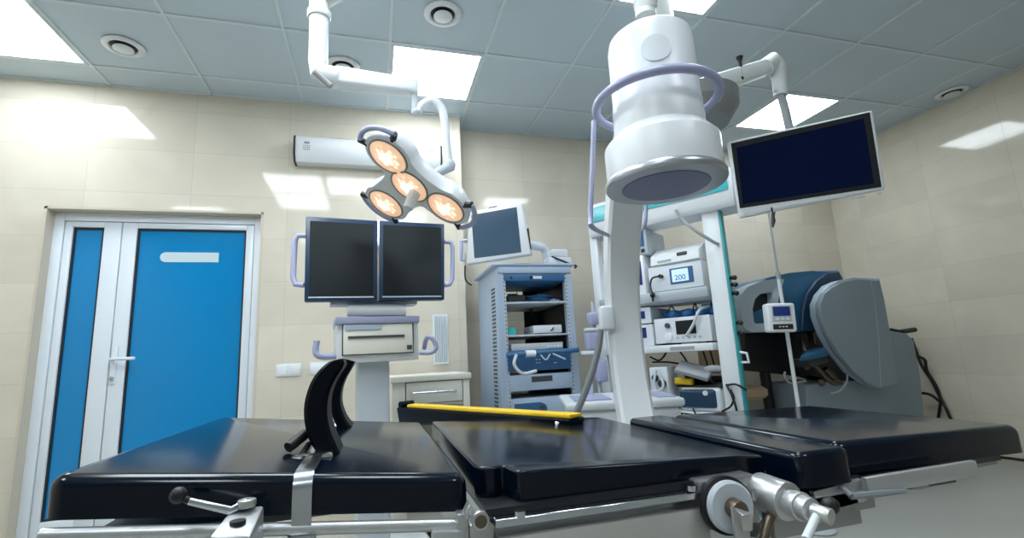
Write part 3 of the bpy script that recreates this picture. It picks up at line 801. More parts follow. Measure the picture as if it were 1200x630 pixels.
def pbox(m, u0, v0, u1, v1, ya, yb, bev=.004, seg=2):
    a, b = mp(u0, v0, ya), mp(u1, v1, ya); return m.bb((a.x, ya, b.z), (b.x, yb, a.z), bev, seg)
m = MB(); pbox(m, 387, 353, 489, 356, .03, .14, .002); m.build('monitor_tray', 'light_grey', t)
m = MB(); pbox(m, 417, 352.5, 466, 358, .025, .2); pbox(m, 428, 356, 458, 372, .06, .2); m.build('neck', 'rack_grey', t)
m = MB(); a, b = mp(407, 363, .02), mp(475, 363, .02); m.tube([a, b], .030, 20); m.build('tilt_cylinder', 'pvc', t)
m = MB(); pbox(m, 393, 371, 492, 377.5, .0, .36, .005); m.build('lavender_top', 'lavender', t)
m = MB(); pbox(m, 394, 377, 491, 421, .02, .36, .008, 3); m.build('printer_housing', 'white_paint', t)
m = MB(); pbox(m, 401, 378.5, 485, 413, .012, .03, .001); m.build('printer_bay', 'dark_grey', t)
m = MB(); a, b = mp(402.5, 380, 0), mp(484, 412, 0); m.hexa([(a.x, -.004, b.z), (b.x, -.004, b.z), (b.x, .008, a.z), (a.x, .008, a.z), (a.x, .02, b.z), (b.x, .02, b.z), (b.x, .02, a.z), (a.x, .02, a.z)], .003)
pr = m.build('printer', 'cream_laminate', t)
pr['label'] = 'off-white printer front with blue label and paper slot'
m = MB(); pbox(m, 404, 381.5, 447, 385.5, .001, .01, 0); m.build('printer_label', 'rack_grey', pr)
m = MB(); pbox(m, 408, 393.7, 474, 394.4, -.003, .01, 0); pbox(m, 477, 404, 483, 409, -.006, .01, 0); m.build('printer_slot', 'dark_grey', pr)
m = MB(); m.tube([mp(371, 399, 0), mp(370, 412, 0), mp(376, 417.5, 0), mp(392, 417.5, .03)], .0145, 12, smooth=3); m.build('hand_grip', 'lavender', t)
m = MB(); m.tube([mp(492, 413, .03), mp(506, 412.5, 0), mp(511, 406, 0), mp(506, 396, 0), mp(500, 396, .02), mp(497, 408, .06)], .0115, 12, smooth=3); m.build('hand_grip', 'lavender', t)
m = MB(); a, b = mp(420, 418, .08), mp(457, 500, .08); m.bb((a.x, .08, .12), (b.x, .28, a.z+.02), .01); m.build('column', 'light_grey', t)
m = MB(); m.bb((-.26, -.05, .05), (.28, .46, .13), .03, 3); m.build('base', 'white_paint', t)
for x, y in ((-.2, .0), (.22, .0), (-.2, .4), (.22, .4)): MB().cyl((x-.015, y, .04), (x+.015, y, .04), .04, seg=20).build('castor', 'dark_grey', t)

# ------------------------------------------------------------------ low cabinet
cy0 = 2.96
t = thing('side_cabinet', 'cream low cabinet with one drawer left of the grey rack', 'cabinet', (.34, cy0+.28, 0))
W0, W1 = .10, .555
def cb(lo, hi): return V((lo[0]-.34, lo[1]-cy0-.28, lo[2])), V((hi[0]-.34, hi[1]-cy0-.28, hi[2]))
m = MB(); m.bb(*cb((W0-.01, cy0-.02, .89), (W1+.01, cy0+.58, .925)), .006); m.build('worktop', 'cream_laminate', t)
m = MB(); m.bb(*cb((W0, cy0, 0), (W0+.075, cy0+.57, .89)), .004); m.bb(*cb((W1-.04, cy0, 0), (W1, cy0+.57, .89)), .004); m.bb(*cb((W0+.075, cy0+.55, 0), (W1-.04, cy0+.57, .89))); m.bb(*cb((W0+.075, cy0+.02, .08), (W1-.04, cy0+.55, .10))); m.bb(*cb((W0+.075, cy0+.02, .745), (W1-.04, cy0+.55, .76)))
m.build('body', 'cream_laminate', t)
m = MB(); m.bb(*cb((W0+.08, cy0-.006, .765), (W1-.045, cy0+.50, .885)), .003); dr = m.build('drawer', 'cream_laminate', t)
m = MB(); z = .825; m.tube([V((W0+.115-.34, -.286, z)), V((W0+.115-.34, -.32, z)), V((W1-.085-.34, -.32, z)), V((W1-.085-.34, -.286, z))], .0075, 10); m.build('handle', 'silver', dr)

# ------------------------------------------------------------------ equipment rack
ry0, ry1 = 2.98, 3.58; rx0, rx1 = .765, 1.275; RZ = 1.585
t = thing('equipment_rack', 'tall grey-blue equipment rack with open shelves and blue panels', 'equipment rack', (1.02, ry0, 0))
def rk(u, v, y=0): return loc(t, u, v, y)
x0, x1 = rx0-1.02, rx1-1.02
D = .60
m = MB()
# sides, curved outwards towards the foot
for sgn, xe in ((-1, x0), (1, x1)):
    for k in range(6):
        za, zb = RZ*k/6, RZ*(k+1)/6
        fl = lambda z: .028*(1-z/RZ)**1.5*sgn
        th = .045*-sgn
        q = lambda z, y, a: V((xe+fl(z)+(th if a else 0), y, z))
        o = [q(za, 0, 0), q(za, 0, 1), q(zb, 0, 1), q(zb, 0, 0), q(za, D, 0), q(za, D, 1), q(zb, D, 1), q(zb, D, 0)]
        m.hexa(o)
m.bb((x0, -.01, RZ-.05), (x1, D, RZ), .012, 3); m.bb((x0+.04, .0, 0), (x1-.04, D, .06))
m.bb((x0-.03, -.015, RZ), (x1+.03, D+.0, RZ+.022), .01, 3)
m.build('body', 'rack_grey', t)
MB().bb((x0+.04, D-.015, .06), (x0+.06, D, RZ-.05)).bb((x1-.16, D-.015, .06), (x1-.04, D, RZ-.05)).bb((x0+.045, .05, .06), (x0+.047, D-.02, RZ-.06)).bb((x1-.047, .05, .06), (x1-.045, D-.02, RZ-.06)).build('inner_lining', 'black', t)
m = MB()
for xe in (x0+.032, x1-.048):
    m.bb((xe, -.004, .1), (xe+.018, .002, RZ-.06))
m.build('rack_rail', 'light_grey', t)
m = MB()
for xe in (x0+.038, x1-.042):
    for i in range(44): m.bb((xe, -.006, .45+.025*i), (xe+.006, -.003, .459+.025*i))
for i in range(34):
    for j in range(3): m.bb((x0-.003-.0285*(1-(.62+.025*i)/RZ)**1.5-.001, .08+.035*j, .62+.025*i), (x0-.0285*(1-(.62+.025*i)/RZ)**1.5+.001, .095+.035*j, .632+.025*i))
m.build('perforation', 'dark_grey', t)
def rbox(m, u0, v0, u1, v1, ya, yb, bev=.003, seg=2):
    a, b = rk(u0, v0, ya), rk(u1, v1, ya); return m.bb((a.x, ya, b.z), (b.x, yb, a.z), bev, seg)
m = MB(); a = rk(625, 314, 0); z1 = RZ-.052; m.hexa([(x0+.04, -.006, z1-.045), (x1-.045, -.006, z1-.045), (x1-.045, -.006, z1), (x0+.04, -.006, z1), (x0+.06, .3, z1-.075), (x1-.06, .3, z1-.075), (x1-.06, .3, z1), (x0+.06, .3, z1)], .004)
bp = m.build('top_panel', 'blue_panel', t); bp['label'] = 'blue panel across the top of the rack'
m = MB(); m.bb((x0+.24, -.009, z1-.032), (x0+.30, -.004, z1-.014)); m.build('panel_label', 'white_plastic', bp)
m = MB(); m.cyl((x0+.225, -.004, z1-.023), (x0+.225, -.012, z1-.023), .010, seg=16); m.cyl((x0+.09, -.004, z1-.024), (x0+.09, -.010, z1-.024), .008, seg=16); m.build('panel_button', 'black', bp)
# shelves
sh1 = rk(625, 353.5, .02).z; sh2 = rk(625, 391.5, .02).z
for zz_ in (sh1, sh2):
    MB().bb((x0+.045, -.002, zz_-.012), (x1-.045, D-.04, zz_), .003).build('shelf', 'light_grey', t)
# blue electronics module under the second shelf
m = MB(); zt = sh2-.045; a = rk(625, 434, 0).z
m.bb((x0+.04, -.008, a), (x1-.045, .45, zt-.055), .004); bl = m.build('blue_module', 'blue_panel', t); bl['label'] = 'blue electronics module behind the rail'
m = MB(); m.bb((x0+.07, .0, zt-.054), (x1-.09, .40, zt-.012), .003); m.build('module_top', 'light_grey', bl)
m = MB()
for i in range(5): m.bb((x1-.20+.022*i, -.006, zt-.044), (x1-.187+.022*i, .002, zt-.03))
for i in range(2):
    for j in range(2): m.bb((x0+.225+.02*i, -.0105, a+.045+.02*j), (x0+.235+.02*i, -.007, a+.05+.02*j))
m.bb((x0+.345, -.0105, a+.04), (x0+.365, -.007, a+.045)); m.build('module_mark', 'white_plastic', bl)
m = MB(); zr = zt-.075; 
rp0, rp1 = V((x0+.02, -.06, zr-.006)), V((x1-.01, -.06, zr+.006)); m.tube([rp0, rp1], .0155, 14); m.tube([rp0+V((.03, 0, 0)), rp0+V((.03, .06, 0))], .010, 8); m.tube([rp1+V((-.03, 0, 0)), rp1+V((-.03, .06, 0))], .010, 8); m.build('blue_rail', 'blue_panel', t)
m = MB(); cpt = rp0.lerp(rp1, .32); m.tube([cpt-V((.032, 0, 0)), cpt+V((.032, 0, 0))], .0215, 16); m.build('rail_clip', 'white_plastic', t)
m = MB(); b0 = rp0.lerp(rp1, .12); m.tube([b0+V((0, -.016, 0)), b0+V((-.02, -.03, -.06)), b0+V((.03, -.035, -.115)), b0+V((.12, -.03, -.105))], .0105, 10, smooth=5); m.build('loop_hose', 'clear_tube', t)
m = MB(); b0 = rp0.lerp(rp1, .45); m.tube([b0+V((0, -.01, -.01)), b0+V((.03, -.022, -.045)), b0+V((.065, -.01, -.01))], .004, 8, smooth=5); b0 = rp0.lerp(rp1, .62); m.tube([b0+V((0, -.01, -.01)), b0+V((.08, -.02, -.05))], .005, 8); m.build('thin_cable', 'clear_tube', t)
# grey drawer and lower device
zd1 = a-.022; zd0 = rk(625, 457, 0).z
m = MB(); m.bb((x0+.035, -.006, zd0), (x1-.04, .50, zd1), .005); dr = m.build('drawer', 'rack_grey', t)
m = MB(); m.bb((x0+.19, -.0085, zd0+.05), (x0+.33, -.004, zd0+.085), .003, 1); m.build('drawer_pull', 'dark_grey', dr)
ze = zd0-.045
m = MB(); m.bb((x0+.05, .0, .45), (x1-.055, .45, ze), .008); dv = m.build('blue_face_device', 'rack_grey', t)
m = MB(); m.prism([V((x0+.07, -.003, ze-.03)), V((x0+.24, -.003, ze-.03)), V((x0+.275, -.003, ze-.045)), V((x0+.285, -.003, ze-.07)), V((x0+.275, -.003, ze-.095)), V((x0+.24, -.003, ze-.11)), V((x0+.07, -.003, ze-.11))], (0, .006, 0)); m.build('control_face', 'blue_panel', dv)
m = MB(); m.bb((x0+.235, -.006, ze-.07), (x0+.265, -.002, ze-.052)); m.bb((x0+.1, -.006, ze-.095), (x0+.13, -.002, ze-.085)); m.build('control_mark', 'dark_grey', dv)
for x in (x0+.05, x1-.05):
    for y in (.06, D-.06): MB().cyl((x, y, -.0), (x, y, .05), .03, seg=16).build('foot', 'dark_grey', t)
# things on the rack shelves
S = lambda u, v, y: ROOTM['equipment_rack'] @ rk(u, v, y)
def on(u, z, y):
    p = S(u, 380, y); return V((p.x, ry0+y, z+.0015))
p = on(603, sh1, .22); m = MB(); m.box(p+V((0, 0, .031)), (.13, .18, .06), .01, 3); m.tube([p+V((-.06, -.08, .064)), p+V((0, -.06, .068)), p+V((.05, .02, .066))], .006, 8, smooth=4); solo(m, 'black_pouch', 'dark_grey', p, 'black pouch on the upper rack shelf, left side', 'pouch')
p = on(634, sh1, .16); m = MB()
for i in range(7):
    rr = .05+.006*(i % 3); m.tube([p+V((rr*1.6*math.cos(a_), rr*math.sin(a_), .013+.007*i+.004*math.sin(3*a_+i))) for a_ in [2*math.pi*k/20 for k in range(20)]], .0055, 6, closed=True)
solo(m, 'cable_coil', 'blue_panel', p, 'coiled dark blue cable on the upper rack shelf, in the middle', 'cable')
p = on(651, sh1, .12); m = MB(); m.box(p+V((.0, 0, .008)), (.085, .085, .012), .004, 2, Zr(20)); m.box(p+V((.0, .01, .020)), (.075, .07, .011), .004, 2, Zr(38)); solo(m, 'folded_cloth', 'lavender', p, 'folded pale cloth at the right end of the upper rack shelf', 'cloth')
for u, y, lb, mt_, hh in ((587.5, .10, 'dark teal little box on the lower rack shelf, far left', 'teal', .06), (598, .08, 'bright teal little box on the lower rack shelf, right of darker one', 'teal_box', .045)):
    p = on(u, sh2, y); m = MB(); m.box(p+V((0, 0, hh/2)), (.055, .06, hh), .004); m.box(p+V((0, 0, hh+.003)), (.05, .055, .006), .002, 1); solo(m, 'small_box', mt_, p, lb, 'box', 'teal boxes on the rack shelf')
p = on(640, sh2, .14); t2 = thing('white_device', 'white flat device on the lower rack shelf', 'device', p)
MB().bb((-.12, -.08, .006), (.082, .14, .058), .006).build('case', 'white_plastic', t2)
MB().bb((-.1, -.06, 0), (-.07, .1, .008)).bb((.045, -.06, 0), (.075, .1, .008)).build('foot', 'black', t2)
MB().tube([(.0, -.084, .02), (.014, -.088, .03), (.02, -.084, .04)], .005, 8).build('knob', 'dark_grey', t2)
# cables inside the rack
for pts_, r_ in (([S(588, 341, .42), S(600, 337, .40), S(606, 343, .38), S(602, 349, .37)], .004), ([S(622, 331, .4), S(623, 340, .4), S(626, 347, .38)], .0035), ([S(590, 362, .4), S(591, 372, .4), S(594, 384, .35)], .004), ([S(622, 361, .3), S(623, 364, .3), S(623, 369, .3)], .008)):
    solo(MB().tube(pts_, r_, 7, smooth=4), 'rack_cable', 'cable_black', pts_[0], 'loose black cable hanging inside the open grey rack', 'cable', 'cables inside the grey rack')

# touch monitor on the rack
TM = Zr(-32) @ Xr(3) @ Yr(-3)
cc = at(581, 273.5, y=3.0)
t = thing('touch_monitor', 'white tilted touch monitor standing on top of the grey rack', 'monitor', cc, TM)
def tm(u, v, y=0): return loc(t, u, v, y)
cor = [tm(549, 248), tm(611, 236.5), tm(622, 298), tm(546, 309.5)]
m = MB(); bk = V((0, .07, 0)); m.hexa([cor[3], cor[2], cor[1], cor[0], *(p+bk for p in (cor[3], cor[2], cor[1], cor[0]))], .010, 3); m.build('case', 'white_paint', t)
si = [tm(552.5, 252), tm(605.5, 242.5), tm(611, 295.5), tm(556, 302.5)]
MB().prism([p+V((0, -.002, 0)) for p in si], (0, .01, 0)).build('screen', 'crt_glass', t)
ctr = sum(cor, V((0, 0, 0)))/4
m = MB(); m.hexa([*(ctr+(p-ctr)*.82+V((0, .07, 0)) for p in (cor[3], cor[2], cor[1], cor[0])), *(ctr+(p-ctr)*.62+V((0, .16, 0)) for p in (cor[3], cor[2], cor[1], cor[0]))], .01, 3); m.build('back_case', 'light_grey', t)
m = MB(); a, b = cor[1].lerp(cor[2], .05), cor[1].lerp(cor[2], .95); m.bb((a.x+.002, .015, b.z+.02), (a.x+.02, .03, a.z-.16)); m.build('side_slot', 'black', t)
m = MB(); p = cor[0].lerp(cor[1], .45); m.bb(p+V((-.03, .02, -.004)), p+V((.03, .05, .012)), .004); m.build('camera_clip', 'dark_grey', t)
m = MB(); h0 = cor[0].lerp(cor[3], .55); h1 = cor[0].lerp(cor[3], .92); m.tube([h0, h0+V((-.035, -.01, 0)), h1+V((-.03, -.01, 0)), h1+V((-.01, 0, 0))], .012, 10); m.build('handle', 'lavender', t)
Mi = ROOTM[t.name].inverted()
def tw(x, y, z): return Mi @ V((x, y, z))
m = MB(); base = S(630, 300, .25); bx = base.x; bz = RZ+.022
c3 = ROOTM[t.name] @ (ctr+V((0, .15, -.02)))
m.tube([c3, V((bx-.02, ry0+.34, c3.z)), V((bx+.02, ry0+.36, c3.z-.04)), V((bx+.02, ry0+.36, bz))], .034, 16); m.box((bx+.02, ry0+.36, bz+.012), (.2, .18, .024), .008); 
m.build('stand', 'pvc', t, world=True)
m = MB(); m.box((bx+.03, ry0+.18, bz+.035), (.17, .12, .07), .012, 3); m.box((bx+.035, ry0+.18, bz+.10), (.12, .1, .06), .012, 3); m.build('stand_foot', 'white_plastic', t, world=True)
m = MB(); q = V((bx+.06, ry0+.1, bz)); m.tube([q+V((-.09, .03, .075)), q+V((-.03, 0, .04)), q+V((.03, -.01, .012)), q+V((.10, .05, .012)), q+V((.12, .12, .01))], .007, 8, smooth=5); m.build('cable', 'cable_black', t, world=True)
# wire under the monitor at the wall corner
m = MB(); m.tube([at(545, 311, y=3.12), at(545, 325, y=3.12), at(548, 331, y=3.12), at(553, 334, y=3.12)], .005, 8, smooth=4); m.build('hanging_wire', 'cable_black', t, world=True)

# ------------------------------------------------------------------ endoscopy tower
TP = V((1.99, 2.40, 0)); TR = Zr(-56)
t = thing('endoscopy_tower', 'white equipment tower with teal edges and shelves of devices', 'equipment tower', TP, TR)
def tp(u, v, y=0): return loc(t, u, v, y)
TL = -.80; TDp = .50
zs1 = tp(838, 334, -.02).z; zs2 = tp(836, 401, -.02).z; zs3 = tp(850, 484, -.02).z-.0
# posts
p = tp(847, 360, 0)
px0, px1 = tp(836.5, 360).x, tp(857, 360).x
m = MB(); m.bb((px0, -.02, .08), (px1, .05, 1.85), .006, 2); m.build('post', 'white_paint', t)
m = MB(); m.bb((px1-.002, -.012, .08), (px1+.012, .042, 1.84), .003); m.build('edge_strip', 'teal', t)
m = MB(); m.bb((TL-.06, -.02, .08), (TL, .05, 1.85), .006, 2); m.build('post', 'white_paint', t)
m = MB(); m.bb((TL-.05, TDp-.05, .08), (TL, TDp, 1.75), .006, 2); m.build('post', 'white_paint', t)
# header
hz0 = tp(850, 245).z; hz1 = hz0+.235
hx0 = tp(689, 262, -.05).x; hx1 = tp(862, 235, -.05).x
m = MB(); m.prism([(hx0, -.06, hz0+.03), (hx0, -.04, hz0), (hx0, .16, hz0), (hx0, .20, hz0+.04), (hx0, .20, hz1), (hx0, -.045, hz1)], (hx1-hx0, 0, 0), .012, 3); m.build('header', 'white_paint', t)
m = MB(); m.hexa([(hx0+.035, -.063, hz0+.10), (hx1-.03, -.061, hz0+.10), (hx1-.03, -.050, hz1-.03), (hx0+.035, -.050, hz1-.03), (hx0+.035, -.04, hz0+.10), (hx1-.03, -.04, hz0+.10), (hx1-.03, -.04, hz1-.012), (hx0+.03, -.04, hz1-.012)]); hd = m.build('header_panel', 'teal', t)
# shelves
m = MB(); m.prism([(TL-.01, -.05, zs1-.02), (TL-.01, -.035, zs1-.06), (TL-.01, .0, zs1-.075), (TL-.01, TDp-.02, zs1-.06), (TL-.01, TDp-.02, zs1), (TL-.01, -.045, zs1)], (px0-TL+.0, 0, 0), .006); m.build('shelf', 'light_grey', t)
m = MB(); m.bb((TL, -.04, zs2-.045), (px0-.02, TDp-.02, zs2), .006); sh = m.build('shelf', 'white_paint', t)
m = MB(); a, b = tp(788, 405), tp(817, 409); m.bb((a.x, -.0425, zs2-.035), (b.x, -.038, zs2-.014)); m.build('shelf_label', 'iv_grey', sh)
m = MB(); m.bb((TL, -.04, zs3-.04), (px0-.01, TDp-.02, zs3), .006); m.build('shelf', 'white_paint', t)
m = MB(); m.bb((TL-.06, -.06, .05), (px1+.01, TDp+.03, .12), .03, 3); m.build('base', 'white_paint', t)
for x in (TL-.02, px1-.03):
    for y in (-.06, TDp): MB().cyl((x, y-.02, .04), (x, y+.02, .04), .04, seg=20).build('castor', 'dark_grey', t)
m = MB()
for u, v in ((862, 325), (863, 333), (866, 343), (868, 378), (869, 390)):
    q = tp(u, v); m.tube([V((px1+.0, .02, q.z)), V((px1+.035, .0, q.z+.004))], .011, 10); m.sphere(V((px1+.04, -.002, q.z)), .015)
m.build('socket', 'black', t)
m = MB(); z = tp(872, 418).z; m.tube([V((px1, .01, z+.03)), V((px1+.05, 0, z+.02)), V((px1+.055, 0, z-.03)), V((px1, .01, z-.03))], .008, 8); m.build('hook', 'white_plastic', t)

def TW_(x, y, z): return ROOTM['endoscopy_tower'] @ V((x, y, z+.001))
def dev(name, lb, cat, u0, u1, vtop, zbase, depth, y0=.0, group=None):
    """a device standing on the shelf height zbase, its front between two pixel columns"""
    vm = 350
    zc = zbase+.05
    def xof(u):                                     # x where this column meets the front plane at height zc
        lo_, hi_ = 0., 630.
        for _ in range(40):
            mid_ = (lo_+hi_)/2
            if tp(u, mid_, y0).z > zc: lo_ = mid_
            else: hi_ = mid_
        return tp(u, lo_, y0)
    A, B = xof(u0), xof(u1)
    h = tp((u0+u1)/2, vtop, y0).z-zbase
    w_ = B.x-A.x
    o = thing(name, lb, cat, TW_((A.x+B.x)/2, y0, zbase), TR, group)
    return o, w_, h
# main insufflator with lit display on the upper shelf
o, w_, h = dev('insufflator', 'white insufflator with lit blue display on the upper tower shelf', 'medical device', 761, 824, 309, zs1, .36)
MB().bb((-w_/2, 0, .008), (w_/2, .36, h), .006, 2).build('case', 'white_plastic', o)
MB().bb((-w_/2+.02, .03, 0), (-w_/2+.05, .3, .01)).bb((w_/2-.05, .03, 0), (w_/2-.02, .3, .01)).build('foot', 'black', o)
MB().bb((-.03, -.004, h*.24), (w_/2-.055, .004, h*.84), .002, 1).build('display_bezel', 'blue_panel', o)
d_ = MB().bb((-.015, -.006, h*.32), (w_/2-.085, .002, h*.78)).build('display', 'lcd_white', o)
def text3d(s, size, parent, p, rot, material, name):
    cu = bpy.data.curves.new(name, 'FONT'); cu.body = s; cu.size = size; cu.extrude = .0006; cu.align_x = 'CENTER'; cu.align_y = 'CENTER'
    tmp = bpy.data.objects.new('tmp', cu); me = bpy.data.meshes.new_from_object(tmp); bpy.data.objects.remove(tmp)
    me.materials.clear(); me.materials.append(MAT[material]); ob = bpy.data.objects.new(name, me); COL.objects.link(ob); ob.parent = parent
    ob.matrix_local = Matrix.Translation(V(p)) @ rot.to_4x4(); return ob
text3d('200', h*.28, d_, ((w_/2-.1)/2, -.0075, h*.46), Xr(90), 'blue_panel', 'reading')
m = MB(); m.tube([(-w_/2+.09, -.03, h*.60), (-w_/2+.09, .002, h*.60)], .013, 12); m.tube([(-w_/2+.085, -.03, h*.6), (-w_/2+.045, -.045, h*.55), (-w_/2+.03, -.05, h*.3), (-w_/2+.045, -.075, .0), (-w_/2+.05, -.080, -.06)], .006, 8, smooth=4); m.sphere((-w_/2+.05, -.078, -.02), .017); m.build('gas_hose', 'black', o)
ins_top = zs1+h
# lidded unit above
o, w_, h2 = dev('lidded_unit', 'low white unit with slanted lid lying on the insufflator', 'medical device', 763, 820, 286, ins_top, .34, .01)
h2 = min(h2, .13)
MB().prism([(-w_/2, -.0, .0), (-w_/2, -.02, .012), (-w_/2, -.01, h2*.55), (-w_/2, .10, h2), (-w_/2, .32, h2*.9), (-w_/2, .34, 0)], (w_, 0, 0), .008, 3).build('case', 'white_paint', o)
MB().bb((.02, -.02, h2*.36), (.085, .0, h2*.54), .004).build('latch', 'dark_grey', o)
MB().bb((-w_/2+.05, -.024, h2*.18), (-.02, -.01, h2*.30), .003).build('strip', 'light_grey', o)
# vertical units at the left
o, w_, h = dev('patient_monitor', 'small box monitor with blue screen at the left of the upper shelf', 'monitor', 741, 757, 299, zs1, .30, -.005)
MB().bb((-w_/2, 0, 0), (w_/2, .25, h), .008, 2).build('case', 'white_paint', o); MB().bb((-w_/2+.02, -.004, h*.25), (w_/2-.02, .004, h*.85), .002, 1).build('screen', 'lcd_blue', o)
lm_top = zs1+h
o, w_, h = dev('recorder', 'grey box recorder with blue screen stacked on the small monitor', 'recorder', 742, 758.5, 267, lm_top, .26, .0)
h = min(h, hz0-.008-lm_top)
MB().bb((-w_/2, 0, 0), (w_/2, .30, h), .008, 2).build('case', 'light_grey', o); MB().bb((-w_/2+.012, -.005, h*.32), (w_/2-.02, .004, h*.93), .002, 1).build('screen', 'blue_panel', o); MB().bb((w_/2-.045, -.006, h*.08), (w_/2-.02, .003, h*.22), .002, 1).build('button', 'black', o)
# second shelf
o, w_, h = dev('light_source', 'white wide device with dark screen on the middle tower shelf', 'medical device', 768, 834, 371, zs2, .38)
MB().bb((-w_/2, 0, .01), (w_/2, .36, h), .006, 2).build('case', 'white_plastic', o); MB().bb((-w_/2+.02, .03, 0), (-w_/2+.05, .3, .012)).bb((w_/2-.05, .03, 0), (w_/2-.02, .3, .012)).build('foot', 'black', o)
MB().bb((-.035, -.005, h*.36), (w_*.25, .003, h*.86), .002, 1).build('screen', 'screen', o)
MB().cyl((-w_/2+.09, -.012, h*.72), (-w_/2+.09, .002, h*.72), .016, seg=20).build('port', 'dark_grey', o)
MB().cyl((-w_/2+.09, -.02, h*.28), (-w_/2+.09, .002, h*.28), .026, seg=24, bev=.004).build('knob', 'white_paint', o)
m = MB()
for i in range(5): m.cyl((-.03+.035*i, -.006, h*.24), (-.03+.035*i, .002, h*.24), .007, seg=12)
m.build('button', 'lavender', o)
ls_top = zs2+h; lsO = ROOTM[o.name]
m = MB(); pts = [lsO @ V((-.15+.33*k/14, .13+.035*math.sin(k*1.7), h+.028+.008*(k % 2))) for k in range(15)]
m.tube(pts, .022, 12, smooth=3); m.tube([lsO @ V((-.12+.33*k/10, .20+.02*math.sin(k*2.1), h+.026)) for k in range(11)], .022, 12, smooth=3)
solo(m, 'blue_hose', 'blue_hose', lsO @ V((0, .13, h)), 'coiled blue corrugated hose lying on the middle shelf device', 'hose')
m = MB(); m.tube([lsO @ V((.15, .10, h+.055)), lsO @ V((.13, -.02, h+.03)), lsO @ V((.09, -.035, h*.7)), lsO @ V((.045, -.03, h*.36)), lsO @ V((.03, -.02, h*.3))], .009, 10, smooth=4)
solo(m, 'clear_hose', 'clear_tube', lsO @ V((.13, -.02, h)), 'pale clear hose drooping over the dark screen of middle device', 'hose')
o, w_, h = dev('control_unit', 'small white unit with blue screen left on the middle shelf, lower', 'control unit', 750, 766, 380, zs2, .3)
MB().bb((-w_/2, 0, 0), (w_/2, .30, h), .006).build('case', 'white_plastic', o); MB().bb((-w_/2+.02, -.004, h*.38), (w_/2-.045, .004, h*.86), .002, 1).build('screen', 'lcd_blue', o)
cz = zs2+h
o, w_, h = dev('camera_unit', 'grey-sided unit with narrow blue screen stacked left on the middle shelf', 'control unit', 748, 763, 353, cz, .3)
h = min(h, zs1-.085-cz)
MB().bb((-w_/2, 0, .006), (w_/2, .34, h), .006).build('case', 'light_grey', o); MB().bb((-w_/2, -.003, .006), (w_/2, .0, h), .003, 1).build('front', 'white_plastic', o); MB().bb((-w_/2+.015, -.007, h*.35), (-w_/2+.05, .0, h*.8), .002, 1).build('screen', 'lcd_blue', o); MB().bb((-w_/2+.01, .02, -.0), (w_/2-.01, .3, .008)).build('foot', 'black', o)
# bottom shelf
o, w_, h = dev('blue_front_device', 'dark blue fronted device with rounded white case on the lowest shelf', 'medical device', 796, 846, 454, zs3, .34)
MB().bb((-w_/2, .01, 0), (w_/2+.0, .36, h), .03, 4).build('case', 'white_plastic', o); MB().bb((-w_/2+.005, -.006, .02), (w_/2-.03, .03, h-.012), .02, 4).build('front', 'console_dark_blue', o); MB().cyl((w_/2-.085, -.012, h*.78), (w_/2-.085, .0, h*.78), .015, seg=20).build('knob', 'white_paint', o)
MB().bb((w_/2-.002, .1, h*.55), (w_/2+.004, .2, h*.85)).build('vent', 'mid_grey', o)
bz_ = zs3+h; bO = ROOTM[o.name]; bw = w_
o2 = thing('black_tray', 'black tray holding handsets on the dark blue device', 'tray', bO @ V((0, .15, h)), TR)
MB().bb((-bw/2-.02, -.12, 0), (bw/2, .18, .012), .004).bb((-bw/2-.02, .16, .0), (bw/2, .18, .05), .004).build('tray', 'black', o2)
o3 = thing('foot_pedal', 'slanted grey foot pedal propped up on the black tray', 'foot pedal', bO @ V((-.02, .04, h+.014)), TR)
m = MB(); m.box((0, -.02, .085), (.20, .14, .03), .008, 3, Xr(20) @ Yr(18)); m.build('plate', 'iv_grey', o3)
m = MB(); m.prism([(-.08, .05, .001), (-.08, .0, .085), (-.08, .03, .09), (-.08, .11, .001)], (.15, 0, 0), .006); m.build('back_support', 'black', o3)
m = MB(); m.tube([(.06, .02, .085), (.10, .0, .095), (.14, .02, .09)], .020, 12, smooth=4); m.build('hinge_arm', 'light_grey', o3)
q = tp(799, 447, -.01); o4 = MB().box(TW_(q.x, -.0+.03, bz_+.012+.024), (.11, .045, .040), .008, 3, TR @ Yr(4)); solo(o4, 'yellow_box', 'yellow', TW_(q.x, .03, bz_+.012), 'small yellow box on the black tray of the lowest shelf', 'box')
o, w_, h = dev('suction_unit', 'pale blue-grey suction unit with round valve left on lowest shelf', 'suction unit', 764, 786, 430, zs3, .25, -.01)
MB().bb((-w_/2, 0, 0), (w_/2, .16, h), .01, 3).build('case', 'pvc', o); MB().cyl((-w_/2+.04, -.01, h*.75), (-w_/2+.04, .002, h*.75), .022, seg=20).cyl((w_/2-.04, -.012, h*.62), (w_/2-.04, .002, h*.62), .026, seg=20).build('valve', 'dark_grey', o)
MB().tube([(w_/2-.06, -.03, h*.95), (-.02, -.04, h*.6), (w_/2-.06, -.045, h*.45), (w_/2-.02, -.035, h*.6), (w_/2-.05, -.03, h*.95)], .008, 10, smooth=5).build('tube_loop', 'white_plastic', o)
MB().bb((-w_/2+.02, -.02, h*.05), (w_/2-.02, .0, h*.35), .008).build('jar', 'lavender', o)
